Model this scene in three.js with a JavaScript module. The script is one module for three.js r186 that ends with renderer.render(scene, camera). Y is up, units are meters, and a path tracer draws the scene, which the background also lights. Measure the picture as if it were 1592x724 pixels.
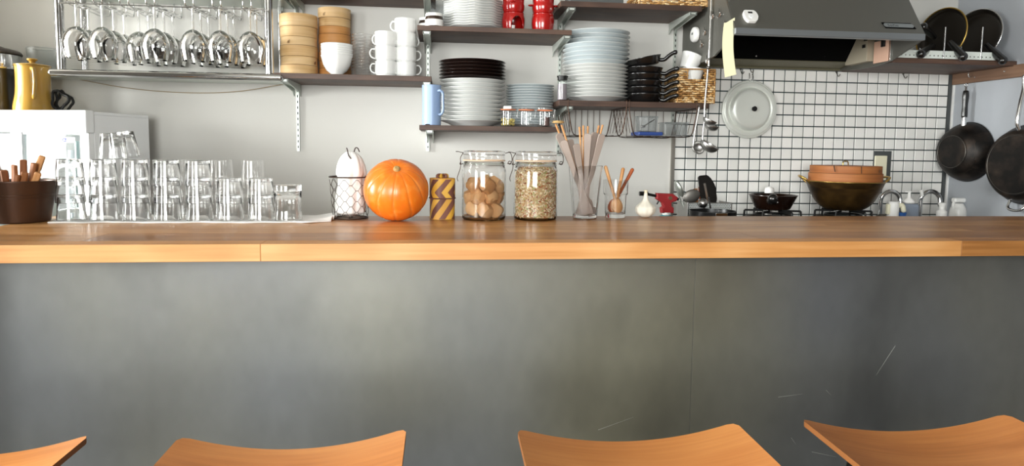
import * as THREE from 'three';
import { mergeGeometries, mergeVertices, toCreasedNormals } from 'three/addons/utils/BufferGeometryUtils.js';
import { RoundedBoxGeometry } from 'three/addons/geometries/RoundedBoxGeometry.js';
import { RectAreaLightUniformsLib } from 'three/addons/lights/RectAreaLightUniformsLib.js';

// ---------- camera, sky, window light, exposure ----------
const scene = new THREE.Scene();
const renderer = new THREE.WebGLRenderer({ antialias: true });
renderer.toneMapping = THREE.LinearToneMapping;
renderer.toneMappingExposure = 1.24;
renderer.shadowMap.enabled = true;
const EYE = new THREE.Vector3(0, 1.3, 0);
// a 1000 pixel lens whose axis meets the frame at (796, 315); the three axes of the room as the lens sees them
const AX = { right: [0.9937491, 0.00256696, 0.11160704], down: [-0.01210772, 0.99631661, 0.08489184], away: [-0.11097804, -0.0857125, 0.99011981] };
const camera = new THREE.PerspectiveCamera(2 * Math.atan(0.409) * 180 / Math.PI, 1592 / 818, 0.05, 60);
camera.setViewOffset(1592, 818, 0, 94, 1592, 724);
{
  // rows of the room axes give the camera's own axes in the room
  const cx = new THREE.Vector3(AX.right[0], -AX.down[0], -AX.away[0]);
  const cyDown = new THREE.Vector3(AX.right[1], -AX.down[1], -AX.away[1]);
  const cz = new THREE.Vector3(AX.right[2], -AX.down[2], -AX.away[2]);
  camera.matrixAutoUpdate = true;
  const m = new THREE.Matrix4().makeBasis(cx, cyDown.clone().negate(), cz.clone().negate());
  camera.quaternion.setFromRotationMatrix(m);
  camera.position.copy(EYE);
}
scene.background = new THREE.Color(1.0, 1.0, 1.0).multiplyScalar(1.5);
RectAreaLightUniformsLib.init();
const WIN = { near: 72, far: 18, shop: 18 };   // strength of the daylight in each window

// ---------- helpers ----------
let seed = 7;
const rnd = () => { seed = (seed * 1664525 + 1013904223) >>> 0; return seed / 4294967296; };
const rr = (a, b) => a + (b - a) * rnd();
const v3 = (x, y, z) => new THREE.Vector3(x, y, z);
// the point of the room at distance plane z that stands at a place of the photograph
function spot(px, py, z) {
  const a = px - 796, b = py - 315, f = 1000, d = (w) => a * w[0] + b * w[1] + f * w[2];
  const r = v3(d(AX.right), -d(AX.down), -d(AX.away));
  return EYE.clone().addScaledVector(r, z / r.z);
}
const sx = (px, py, z) => spot(px, py, z).x, sy = (px, py, z) => spot(px, py, z).y;
const used = {};
function numbered(n) { const k = used[n] = (used[n] ?? -1) + 1; return k ? `${n}_${String(k).padStart(3, '0')}` : n; }
function tag(o, label, category, group, kind) {
  o.userData.label = label; if (category) o.userData.category = category;
  if (group) o.userData.group = group; if (kind) o.userData.kind = kind; return o;
}
const shade = (m) => { m.castShadow = true; m.receiveShadow = true; return m; };
function merge(list) {
  const gs = (Array.isArray(list) ? list : [list]).flat(3).map((g) => {
    const h = g.index ? g.toNonIndexed() : g.clone();
    for (const k of Object.keys(h.attributes)) if (!['position', 'normal', 'uv', 'color'].includes(k)) h.deleteAttribute(k);
    if (!h.attributes.uv) h.setAttribute('uv', new THREE.Float32BufferAttribute(new Float32Array(h.attributes.position.count * 2), 2));
    return h;
  });
  const col = gs.some((g) => g.attributes.color);
  if (col) for (const g of gs) if (!g.attributes.color) g.setAttribute('color', new THREE.Float32BufferAttribute(new Float32Array(g.attributes.position.count * 3).fill(1), 3));
  return gs.length === 1 ? gs[0] : mergeGeometries(gs);
}
function part(name, geos, mat, parent) { const m = shade(new THREE.Mesh(geos.isBufferGeometry ? geos : merge(geos), mat)); m.name = name; parent.add(m); return m; }
function thing(name, label, category, p = [0, 0, 0], turn = 0, group) {
  const o = new THREE.Group(); o.name = numbered(name); scene.add(o);
  if (p.isVector3) o.position.copy(p); else o.position.set(...p);
  o.rotation.y = turn; return tag(o, label, category, group);
}
function solo(name, geos, mat, label, category, p = [0, 0, 0], group, kind) {
  const m = part(numbered(name), geos, mat, scene);
  if (p.isVector3) m.position.copy(p); else m.position.set(...p);
  return tag(m, label, category, group, kind);
}
function structure(name, geos, mat, label, category) { const m = part(name, geos, mat, scene); m.userData.kind = 'structure'; if (label) { m.userData.label = label; m.userData.category = category; } return m; }
function copyOf(o, p, label) { const c = o.clone(); c.name = numbered(o.name.replace(/_\d{3}$/, '')); c.userData = { ...o.userData }; if (label) c.userData.label = label; scene.add(c); if (p) p.isVector3 ? c.position.copy(p) : c.position.set(...p); return c; }
// geometry makers
const mv = (g, x = 0, y = 0, z = 0) => g.translate(x, y, z);
function metric(g, along = 'x', size = 1, ou = 0, ov = 0) {   // uv in metres; the grain runs along one axis
  const h = g.index ? g.toNonIndexed() : g, p = h.attributes.position, n = h.attributes.normal, uv = new Float32Array(p.count * 2), ax = { x: 0, y: 1, z: 2 }[along];
  for (let i = 0; i < p.count; i++) {
    const N = [Math.abs(n.getX(i)), Math.abs(n.getY(i)), Math.abs(n.getZ(i))], P = [p.getX(i), p.getY(i), p.getZ(i)];
    const k = N.indexOf(Math.max(...N));
    const rest = [0, 1, 2].filter((q) => q !== ax && q !== k);
    uv[2 * i] = P[k === ax ? rest[1] ?? rest[0] : ax] / size + ou; uv[2 * i + 1] = P[rest[0]] / size + ov + (k === ax ? .37 : 0);
  }
  h.setAttribute('uv', new THREE.BufferAttribute(uv, 2)); return h;
}
const box = (w, h, d, x = 0, y = 0, z = 0) => mv(new THREE.BoxGeometry(w, h, d), x, y, z);
const span = (x0, x1, y0, y1, z0, z1) => box(x1 - x0, y1 - y0, z1 - z0, (x0 + x1) / 2, (y0 + y1) / 2, (z0 + z1) / 2);
const rbox = (w, h, d, r = .003, x = 0, y = 0, z = 0, s = 2) => mv(new RoundedBoxGeometry(w, h, d, s, r), x, y, z);
const rspan = (x0, x1, y0, y1, z0, z1, r = .002, s = 1) => rbox(x1 - x0, y1 - y0, z1 - z0, r, (x0 + x1) / 2, (y0 + y1) / 2, (z0 + z1) / 2, s);
const cyl = (r0, r1, h, x = 0, y = 0, z = 0, s = 24, open = false) => mv(new THREE.CylinderGeometry(r1, r0, h, s, 1, open), x, y + h / 2, z);
const lathe = (pts, s = 40) => new THREE.LatheGeometry(pts.map(([r, y]) => new THREE.Vector2(r, y)), s);
function smoothLathe(pts, s = 40, n = 40) { const c = new THREE.SplineCurve(pts.map(([r, y]) => new THREE.Vector2(r, y))); return new THREE.LatheGeometry(c.getPoints(n).map((p) => new THREE.Vector2(Math.max(0, p.x), p.y)), s); }
const ball = (r, x = 0, y = 0, z = 0, s = 16) => mv(new THREE.SphereGeometry(r, s, Math.round(s * .7)), x, y, z);
function tube(pts, r, seg, rad = 8, closed = false, ct = 'centripetal') {
  const c = new THREE.CatmullRomCurve3(pts.map((p) => p.isVector3 ? p : v3(...p)), closed, ct, .5);
  const g = new THREE.TubeGeometry(c, seg ?? Math.max(6, pts.length * 6), r, rad, closed);
  if (closed) return g;
  const caps = [0, 1].map((t) => { const q = c.getPointAt(t); return mv(new THREE.SphereGeometry(r, rad, 5), q.x, q.y, q.z); });
  return merge([g, ...caps]);
}
function rod(a, b, r0, r1 = r0, rad = 10) {
  a = a.isVector3 ? a : v3(...a); b = b.isVector3 ? b : v3(...b);
  const d = b.clone().sub(a), g = new THREE.CylinderGeometry(r1, r0, d.length(), rad);
  g.applyQuaternion(new THREE.Quaternion().setFromUnitVectors(v3(0, 1, 0), d.clone().normalize()));
  const m = a.clone().add(b).multiplyScalar(.5); return mv(g, m.x, m.y, m.z);
}
const torus = (R, r, x = 0, y = 0, z = 0, s = 40, t = 8) => mv(new THREE.TorusGeometry(R, r, t, s).rotateX(Math.PI / 2), x, y, z);
function extrude(pts, depth, bevel = 0, curve = 12) { const s = pts instanceof THREE.Shape ? pts : new THREE.Shape(pts.map(([x, y]) => new THREE.Vector2(x, y))); return new THREE.ExtrudeGeometry(s, { depth, bevelEnabled: bevel > 0, bevelSize: bevel, bevelThickness: bevel, bevelSegments: 2, curveSegments: curve }); }
function paint(g, fn) { const h = g.index ? g.toNonIndexed() : g, p = h.attributes.position, c = new Float32Array(p.count * 3); for (let i = 0; i < p.count; i++) { const q = fn(p.getX(i), p.getY(i), p.getZ(i)); c.set(q, 3 * i); } h.setAttribute('color', new THREE.BufferAttribute(c, 3)); return h; }
const flat = (g, c) => paint(g, () => [c.r, c.g, c.b]);
// noise that repeats over a whole number of cells
function hash(x, y, s) { let h = (x * 374761393 + y * 668265263 + s * 1442695041) | 0; h = Math.imul(h ^ (h >>> 13), 1274126177); return ((h ^ (h >>> 16)) >>> 0) / 4294967296; }
function noise(u, v, pu, pv, s) { const x = u * pu, y = v * pv, x0 = Math.floor(x), y0 = Math.floor(y), f = (t) => t * t * (3 - 2 * t), a = f(x - x0), b = f(y - y0), M = (q, m) => ((q % m) + m) % m, h = (i, j) => hash(M(x0 + i, pu), M(y0 + j, pv), s); return (h(0, 0) * (1 - a) + h(1, 0) * a) * (1 - b) + (h(0, 1) * (1 - a) + h(1, 1) * a) * b; }
function fbm(u, v, pu, pv, s, o = 4) { let t = 0, a = .5, n = 0; for (let i = 0; i < o; i++) { t += a * noise(u, v, pu << i, pv << i, s + i); n += a; a *= .5; } return t / n; }
function texture(w, h, fn, srgb = true) {
  const d = new Uint8Array(w * h * 4);
  for (let j = 0; j < h; j++) for (let i = 0; i < w; i++) { const c = fn(i / w, j / h), k = 4 * (j * w + i); d[k] = c[0]; d[k + 1] = c[1]; d[k + 2] = c[2]; d[k + 3] = 255; }
  const t = new THREE.DataTexture(d, w, h); t.wrapS = t.wrapT = THREE.RepeatWrapping; t.magFilter = THREE.LinearFilter; t.minFilter = THREE.LinearMipmapLinearFilter; t.generateMipmaps = true;
  if (srgb) t.colorSpace = THREE.SRGBColorSpace; t.needsUpdate = true; return t;
}
const ordinal = (i) => ['first', 'second', 'third', 'fourth', 'fifth', 'sixth', 'seventh', 'eighth', 'ninth', 'tenth', 'eleventh', 'twelfth', 'thirteenth', 'fourteenth', 'fifteenth', 'sixteenth'][i];
const hex = (h) => [(h >> 16) & 255, (h >> 8) & 255, h & 255];
const lerp3 = (a, b, t) => { t = Math.min(1, Math.max(0, t)); return [0, 1, 2].map((i) => a[i] + (b[i] - a[i]) * t); };
function woodTex(dark, mid, light, s, rings = 10, contrast = 1) {
  const A = hex(dark), B = hex(mid), C = hex(light);
  return texture(512, 512, (u, v) => {
    const warp = fbm(u, v, 2, 4, s, 3), ring = .5 + .5 * Math.sin((v * rings + warp * 3.2) * 2 * Math.PI), fine = fbm(u, v, 4, 96, s + 9, 3), wide = fbm(u, v, 1, 5, s + 20, 3);
    const t = .5 + ((ring - .5) * .35 + (fine - .5) * .8 + (wide - .5) * 1.1) * contrast;
    return t < .5 ? lerp3(A, B, t * 2) : lerp3(B, C, (t - .5) * 2);
  });
}
const std = (color, roughness = .6, o = {}) => new THREE.MeshPhysicalMaterial({ color, roughness, ...o });
const metal = (color, roughness = .3, o = {}) => new THREE.MeshPhysicalMaterial({ color, roughness, metalness: 1, ...o });
const glassy = (color = 0xffffff, roughness = .05, o = {}) => new THREE.MeshPhysicalMaterial({ color, roughness, transmission: 1, thickness: 0, ior: 1.5, side: THREE.DoubleSide, ...o });

function leaning(o, a, b) { const d = (b.isVector3 ? b : v3(...b)).clone().sub(a.isVector3 ? a : v3(...a)); o.quaternion.setFromUnitVectors(v3(0, 1, 0), d.clone().normalize()); o.position.copy(a.isVector3 ? a : v3(...a)); return d.length(); }

// ---------- materials ----------
const T = {};
T.top1 = woodTex(0x9a6432, 0xb98147, 0xcf985e, 1, 4, 1.0); T.top2 = woodTex(0x8b5829, 0xac753f, 0xc48b52, 31, 3, .9); T.top3 = woodTex(0xa06a35, 0xbd864c, 0xd29f69, 61, 5, .9);
T.edge = woodTex(0xb87a3e, 0xcf9458, 0xe0ac74, 91, 3, .8);
T.seat = woodTex(0xa9652c, 0xbf783c, 0xce8a4b, 121, 4, .7);
T.shelf = woodTex(0x3a2820, 0x4d372c, 0x61483a, 151, 4, .9);
T.rail = woodTex(0x5f4636, 0x775a46, 0x8a6c57, 181, 4, .8);
T.bamboo = woodTex(0xc39b66, 0xd6b381, 0xe3c79c, 211, 6, .8);
T.bambooDark = woodTex(0x8a5428, 0xa16838, 0xb57c4a, 241, 5, .8);
T.spoon = woodTex(0xb57a44, 0xcc9560, 0xdcab7a, 271, 5, .8);
T.panel = texture(1024, 512, (u, v) => {
  const big = fbm(u, v, 5, 3, 400, 4), blot = fbm(u, v, 11, 6, 430, 4), warm = fbm(u, v, 4, 3, 460, 3), fine = fbm(u, v, 90, 60, 490, 2);
  let t = 1 + (big - .5) * .16 + (fine - .5) * .05 - Math.max(0, blot - .6) * .4;
  const c = [122 + (warm - .5) * 22, 122 + (warm - .5) * 12, 117 - (warm - .5) * 22];
  return c.map((q) => Math.max(0, Math.min(255, q * t)));
});
T.panelRough = texture(512, 256, (u, v) => { const t = 150 + fbm(u, v, 7, 4, 500, 4) * 70; return [t, t, t]; }, false);
T.plaster = texture(256, 256, (u, v) => { const t = 118 + fbm(u, v, 16, 16, 520, 4) * 40; return [t, t, t]; }, false);
T.iron = texture(512, 512, (u, v) => { const t = fbm(u, v, 6, 6, 540, 5), q = fbm(u, v, 14, 14, 560, 3); return lerp3([17, 14, 12], [58, 47, 39], (t - .35) * 2.2 + (q - .5) * .5); });
T.brass = texture(512, 256, (u, v) => { const t = fbm(u, v, 8, 5, 580, 4); return lerp3([38, 26, 14], [118, 88, 46], (t - .3) * 2); });
T.floor = texture(512, 512, (u, v) => { const t = 52 + fbm(u, v, 10, 10, 600, 5) * 40; return [t, t * .98, t * .94]; });
const M = {
  wall: std(0xd2d0cb, .85, { bumpMap: T.plaster, bumpScale: .0006 }), wallRight: std(0xa9adb3, .7), ceiling: std(0xa39f97, .9), guestWall: std(0x59544d, .85), floor: std(0xffffff, .6, { map: T.floor }),
  top: [T.top1, T.top2, T.top3].map((map) => std(0xffffff, .38, { map, clearcoat: .22, clearcoatRoughness: .2 })), edge: std(0xffffff, .45, { map: T.edge }), edgeDark: std(0xffffff, .45, { map: T.top2 }),
  panel: std(0xffffff, .6, { map: T.panel, roughnessMap: T.panelRough, metalness: .55 }),
  seat: std(0xffffff, .36, { map: T.seat, clearcoat: .3, clearcoatRoughness: .3 }), ply: std(0x8a5426, .6),
  shelf: std(0xffffff, .55, { map: T.shelf }), rail: std(0xffffff, .6, { map: T.rail }),
  bamboo: std(0xffffff, .6, { map: T.bamboo }), bambooDark: std(0xffffff, .55, { map: T.bambooDark }), bambooAged: std(0xf2dfc8, .6, { map: T.bambooDark }), bambooMid: std(0xe6c39c, .6, { map: T.bamboo }), spoon: std(0xffffff, .6, { map: T.spoon }), spoonDark: std(0xd08a5c, .6, { map: T.spoon }), handleWood: std(0xd8c6ae, .65, { map: T.bambooDark }),
  chrome: metal(0xd9d9d9, .14), steel: metal(0xb9b8b6, .32), steelDark: metal(0x77746f, .36), zinc: std(0xc3c9c2, .4, { metalness: .5 }), satin: metal(0xc7ccc6, .42),
  hood: std(0x6a6963, .42, { metalness: .5 }), hoodEdge: std(0x8a8f93, .35, { metalness: .6 }), black: std(0x0b0b0b, .5), soot: std(0x070707, .95, { specularIntensity: .15 }), blackGloss: std(0x100f0f, .25, { clearcoat: .5, clearcoatRoughness: .2 }), iron: std(0xffffff, .45, { map: T.iron, metalness: .5 }),
  brass: std(0xffffff, .34, { map: T.brass, metalness: .75 }), brassBright: metal(0xc7a45a, .3),
  white: std(0xf2f1ee, .25), porcelain: std(0xf0f1ef, .18, { clearcoat: .5, clearcoatRoughness: .08 }), plateBlue: std(0xe3eaec, .2, { clearcoat: .4 }), cream: std(0xe6e1c6, .5), brownPlate: std(0x2a1d19, .24, { clearcoat: .4 }),
  red: std(0xa3110f, .22, { clearcoat: .7, clearcoatRoughness: .08 }), redPlain: std(0x9a2226, .42), yellow: std(0xc19846, .18, { clearcoat: .7, clearcoatRoughness: .06 }), blue: std(0x8ea5c8, .38), blueLid: std(0x2a4486, .4),
  glass: glassy(0xffffff, .16), glassClear: glassy(0xffffff, .04), glassGreen: glassy(0xf6faf8, .05), glassSolid: new THREE.MeshPhysicalMaterial({ color: 0xffffff, roughness: .02, transmission: 1, thickness: .004, ior: 1.5 }), plastic: glassy(0xeef1f2, .38), pane: glassy(0xf4f8f8, .02), doorPane: glassy(0xf4f8f8, .03, { specularIntensity: .4 }),
  grout: std(0x1d3134, .85), tile: [0xf1f0ec, 0xecebe7, 0xf4f2ee].map((c) => std(c, .24)), trimDark: std(0x575a5a, .45, { metalness: .3 }), trimLight: metal(0xa7a39c, .45),
  fridge: std(0xf3f4f5, .3), rubber: std(0xd8825a, .7), gasket: std(0xe9cdb0, .6), taupe: std(0xa3948b, .55), wire: metal(0x4a3a32, .45), cord: std(0x0d0c0c, .5), bucket: std(0x4a3122, .35, { metalness: .4 }), cloth: std(0xf6f5f3, .95), paper: std(0xe9e3bd, .9),
};

// ---------- the room ----------
const XL = -4.2, XR = 2.555, ZB = -3, ZF = 2.4, H = 2.75, CT = 1.0535;
structure('floor', metric(span(XL - .2, XR + .2, -.1, 0, ZB - .2, ZF + .2), 'x', 1.5), M.floor, 'dark concrete floor of the room', 'floor');
structure('ceiling', span(XL - .2, XR + .2, H, H + .1, ZB - .2, ZF + .2), M.ceiling, 'grey painted ceiling', 'ceiling');
const wallBack = structure('wall_back', metric(span(XL - .2, XR + .2, 0, H, ZB - .14, ZB), 'x', .6), M.wall, 'white painted back wall of the kitchen', 'wall');
structure('wall_guest', span(XR, XR + .14, 0, H, -1.7, ZF), M.guestWall, 'dark side wall of the guest area', 'wall');
structure('wall_right', span(XR, XR + .14, 0, H, ZB, -1.7), M.wallRight, 'pale blue grey side wall behind the hanging pans', 'wall');
// the window wall on one side and the shop front behind the guest side, each with its openings
const XG = -2.4, ZR = -1.0;   // guest side window wall, and where it steps back into the kitchen nook
const wins = [
  { n: 1, side: 'left', wall: XL, a: -2.35, b: -1.08, y0: .95, y1: 2.35, power: WIN.near },
  { n: 2, side: 'left', wall: XG, a: -.2, b: 1.2, y0: .9, y1: 2.35, power: WIN.far },
  { n: 3, side: 'front', a: -1.8, b: .3, y0: .85, y1: 2.35, power: WIN.shop },
];
function wallWith(name, side, lo, hi, holes, label, X) {
  const at = (a, b, y0, y1) => side === 'left' ? span(X - .14, X, y0, y1, a, b) : span(a, b, y0, y1, ZF, ZF + .14);
  const g = []; let p = lo;
  for (const w of holes) { g.push(at(p, w.a, 0, H), at(w.a, w.b, 0, w.y0), at(w.a, w.b, w.y1, H)); p = w.b; }
  g.push(at(p, hi, 0, H)); structure(name, g, X === XL ? M.wall : M.guestWall, label, 'wall');
}
wallWith('wall_nook', 'left', ZB, ZR, [wins[0]], 'white kitchen side wall with a window', XL);
wallWith('wall_left', 'left', ZR, ZF, [wins[1]], 'dark guest side wall with a window', XG);
structure('wall_return', span(XL - .14, XG - .14, 0, H, ZR, ZR + .14), M.wall, 'white wall stepping back beside the kitchen nook', 'wall');
wallWith('wall_front', 'front', XG, XR, wins.slice(2), 'dark wall with the shop window behind the stools');
for (const w of wins) {
  const g = new THREE.Group(); g.name = `window_${w.n}`; g.userData = { kind: 'structure', label: 'white framed window letting in daylight', category: 'window' }; scene.add(g);
  const W = w.b - w.a, Hh = w.y1 - w.y0; g.position.set(w.side === 'left' ? w.wall - .07 : (w.a + w.b) / 2, w.y0, w.side === 'left' ? (w.a + w.b) / 2 : ZF + .07);
  g.rotation.y = w.side === 'left' ? Math.PI / 2 : Math.PI;
  const t = .05, n = w.side === 'left' ? 2 : 3;
  part('window_frame', [span(-W / 2, -W / 2 + t, 0, Hh, -.03, .03), span(W / 2 - t, W / 2, 0, Hh, -.03, .03), span(-W / 2 + t, W / 2 - t, 0, t, -.03, .03), span(-W / 2 + t, W / 2 - t, Hh - t, Hh, -.03, .03)], M.white, g);
  for (let i = 1; i < n; i++) { const x = -W / 2 + W * i / n; part('mullion', span(x - .022, x + .022, t, Hh - t, -.025, .025), M.white, g); }
  for (let i = 0; i < n; i++) { const x0 = -W / 2 + W * i / n + .024, x1 = -W / 2 + W * (i + 1) / n - .024; part('pane', mv(new THREE.PlaneGeometry(x1 - x0, Hh - 2 * t), (x0 + x1) / 2, Hh / 2, 0), M.pane, g); }
  const L = new THREE.RectAreaLight(new THREE.Color(1.0, 0.985, 0.96), w.power, W - .1, Hh - .1);
  L.name = `daylight_${w.n}`;
  const c = g.position.clone(); c.y += Hh / 2; if (w.side === 'left') c.x -= .06; else c.z += .06;
  L.position.copy(c); L.lookAt(w.side === 'left' ? c.clone().add(v3(1, 0, 0)) : c.clone().add(v3(0, 0, -1))); scene.add(L);
}

structure('wall_added_stub', span(-2.2, -1.29, 0, H, -1.86, -1.56), M.guestWall, 'dark wall stub added out of view to block window light', 'wall');  // unseen stub, added to keep window light off the left end
structure('wall_added_pier', span(-2.42, -2.12, 0, H, ZB, -2.62), M.wall, 'white pier added out of view to shade the wall by the refrigerator', 'wall');  // unseen pier, added so the left of the back wall falls into shade

// ---------- tiled field of the back wall ----------
{
  const step = .0541, x1 = sx(1467, 200, ZB) + .004, nx = 26, yTop = sy(1300, 111, ZB), x0 = x1 - nx * step, ny = 15;
  part('grout_bed', span(x0, x1, yTop - ny * step, yTop, ZB, ZB + .004), M.grout, wallBack);
  const a = .0244, c = .0012, d = .0075, P = [[-a, -a, 0], [a, -a, 0], [a, a, 0], [-a, a, 0], [-a, -a, d - c], [a, -a, d - c], [a, a, d - c], [-a, a, d - c], [-a + c, -a + c, d], [a - c, -a + c, d], [a - c, a - c, d], [-a + c, a - c, d]];
  const F = []; for (let i = 0; i < 4; i++) { const j = (i + 1) % 4; F.push([i, j, j + 4], [i, j + 4, i + 4], [i + 4, j + 4, j + 8], [i + 4, j + 8, i + 8]); } F.push([8, 9, 10], [8, 10, 11]);
  const tg = new THREE.BufferGeometry(); tg.setAttribute('position', new THREE.Float32BufferAttribute(F.flat().flatMap((i) => P[i]), 3)); tg.computeVertexNormals();
  tg.setAttribute('uv', new THREE.Float32BufferAttribute(new Float32Array(F.length * 6), 2));
  const rest = []; let made = 0;
  for (let j = 0; j < ny; j++) for (let i = 0; i < nx; i++) {
    const x = x0 + (i + .5) * step, y = yTop - (j + .5) * step;
    const hidden = j > 13 || (i < 3 && j < 4) || (i < 2 && j < 7) || (j > 11 && i > 5 && i < 13 && i % 2) || (i > 10 && i < 19 && j > 8 && j < 13) || (i >= 5 && i <= 7 && j >= 2 && j <= 4);
    if (hidden || made >= 300) { rest.push(mv(tg.clone(), x, y, ZB + .002)); continue; }
    const m = part('tile', tg, M.tile[Math.floor(rnd() * 3)], wallBack); m.position.set(x, y, ZB + .002); made++;
  }
  const r = part('tile_field', rest, M.tile[0], wallBack); r.userData.kind = 'stuff';
  const tl = structure('trim_1', span(x0 - .016, x0, .9, sy(1058, 205, ZB), ZB, ZB + .014), M.trimLight, 'brushed metal strip edging the white tiles beside the plain wall', 'trim');
  structure('trim_2', span(x1, x1 + .015, .9, yTop, ZB, ZB + .014), M.trimDark, 'dark metal strip edging the tiles in the corner', 'trim');
  structure('trim_3', span(x1 + .02, x1 + .045, .9, yTop + .3, ZB, ZB + .018), M.white, 'slim white corner strip beside the tiles', 'trim');
}

// ---------- bar counter ----------
{
  const xa = -1.285, xb = XR - .01, zf = -1.65, zb = -2.31, th = .044;
  const t = thing('bar_counter', 'long bar counter with honey brown wooden top over a dark grey front', 'counter', [0, 0, 0]);
  const joints = [xa, sx(405, 395, zf), sx(1495, 385, zf), xb];
  for (let i = 0; i < 3; i++) part('front_board', metric(rspan(joints[i] + .0002, joints[i + 1] - .0002, CT - th, CT, zf - .062, zf, .0012), 'x', .9, i * .31, i * .4), i === 2 ? M.edgeDark : M.edge, t);
  const rows = 4, z1 = zf - .0624; for (let k = 0; k < rows; k++) {
    const za = z1 + (zb - z1) * k / rows, zc = z1 + (zb - z1) * (k + 1) / rows; let x = xa; const cuts = [[-.9, .9], [.2, 1.7], [-.4, 1.3], [-.7, .6]][k];
    for (const c of [...cuts, xb]) { part('top_board', metric(rspan(x + .0002, c - .0002, CT - th, CT - .0001, zc + .0002, za - .0002, .0008), 'x', .9, rnd(), rnd()), M.top[(k + (c > 0 ? 1 : 0)) % 3], t); x = c; }
  }
  const seam = sx(1078, 500, -1.8);
  for (const [a, b, o] of [[xa, seam - .0004, .3], [seam + .0004, xb, .3]]) part('front_panel', metric(rspan(a, b, 0.02, CT - th, -1.83, -1.8, .0006), 'x', 2.6, o, .1), M.panel, t);
  part('core', span(xa, xb, .02, CT - th, -2.2, -1.831), M.black, t);
  // pale scratches in the steel face
  const scr = [[[1392, 537], [1362, 583]], [[1210, 617], [1248, 612]], [[1284, 606], [1292, 614]], [[1230, 680], [1237, 690]], [[930, 668], [985, 648]], [[1262, 702], [1300, 710]]];
  const scratchMat = std(0xa6a79f, .6); for (const [a, b] of scr) part('scratch', rod(spot(...a, -1.8), spot(...b, -1.8), .0006, .0002, 5), scratchMat, t);
}

// ---------- shelves on the back wall ----------
const bracketMat = M.zinc;
function bracket(x, len, lean = 0) {   // a tapering arm under a board, with its upright leg at the wall
  const s = new THREE.Shape([[0, 0], [len, 0], [len, -.012], [.03, -.034], [.016, -.046], [0, -.052]].map(([a, b]) => new THREE.Vector2(a, b)));
  const web = new THREE.ExtrudeGeometry(s, { depth: .004, bevelEnabled: false }); web.rotateY(-Math.PI / 2);
  return [web.clone().translate(x - .011, 0, ZB + .012), web.clone().translate(x + .015, 0, ZB + .012), span(x - .014, x + .014, -.014, -.001, ZB + .012 + len - .004, ZB + .012 + len), mv(box(.026, .003, len), x, -.012, ZB + .012 + len / 2).applyMatrix4(new THREE.Matrix4())];
}
function shelf(label, x0, x1, yb, yt, zf, br, mat = M.shelf) {
  const t = thing('wall_shelf', label, 'shelf', [0, yb, 0]);
  part('board', metric(rspan(x0, x1, 0, yt - yb, ZB + .002, zf, .0015), 'x', .7, rnd(), rnd()), mat, t);
  for (const x of br) part('bracket', bracket(x, zf - ZB - .03), bracketMat, t);
  return t;
}
const S1 = 1.591, S2 = 1.794, S3 = 1.39, S4 = 1.915, S5 = 1.505, S6 = 1.712, UX = [-.632, -.055, .552, 1.105];
shelf('dark brown shelf board carrying bamboo steamers, bowls and mugs', -.668, -.035, S1 - .022, S1, -2.72, [UX[0], UX[1]]);
shelf('dark brown shelf board carrying red pots and wavy white plates', -.093, .548, S2 - .02, S2, -2.7, [UX[1], UX[2] - .02]);
shelf('dark brown shelf board carrying the blue pitcher and the brown plates', -.085, .5, S3 - .02, S3, -2.7, [UX[1] + .012]);
shelf('dark brown shelf board over the tall white plates, beside the hood', .5, 1.115, S4 - .022, S4, -2.71, [UX[2], UX[3] - .02]);
shelf('dark brown shelf board with wire baskets hung beneath it', .502, 1.165, S5 - .024, S5, -2.72, [UX[2]]);
shelf('dark brown shelf board above the mugs and the bamboo steamers', -.66, -.02, sy(560, 10, ZB), sy(560, 10, ZB) + .022, -2.72, [UX[0] + .02, UX[1]]);
[[UX[0], sy(466, 235, ZB)], [UX[1], sy(667, 235, ZB)], [UX[2], sy(866, 242, ZB)], [UX[3], 1.42]].forEach(([x, y], i) => {
  const t = thing('shelf_upright', ['slotted steel upright below the bamboo steamers', 'slotted steel upright between the mugs and the blue pitcher', 'slotted steel upright behind the small clip jars', 'slotted steel upright against the hood'][i], 'upright', [x, 0, 0]);
  part('strip', [span(-.0062, .0062, y, 2.45, ZB, ZB + .011)], M.zinc, t);
  const sl = []; for (let q = y + .014; q < 2.4; q += .025) sl.push(span(-.0022, .0022, q, q + .011, ZB + .0105, ZB + .0118)); part('slots', sl, M.black, t);
});

// ---------- back worktop under the wall, stove and sink ----------
const WT = .93;
{
  const t = thing('kitchen_worktop', 'steel kitchen worktop running along the back wall behind the bar', 'worktop', [0, 0, 0]);
  part('top', rspan(-.95, XR - .01, WT - .03, WT, ZB + .02, -2.45, .003), M.steel, t);
  for (let i = 0; i < 5; i++) part('cabinet_door', rspan(-.93 + i * .695, -.93 + i * .695 + .685, .1, WT - .04, -2.56, -2.53, .003), M.steel, t);
  part('plinth', span(-.95, XR - .01, 0, .9, -2.98, -2.565), M.trimDark, t);
}

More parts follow.
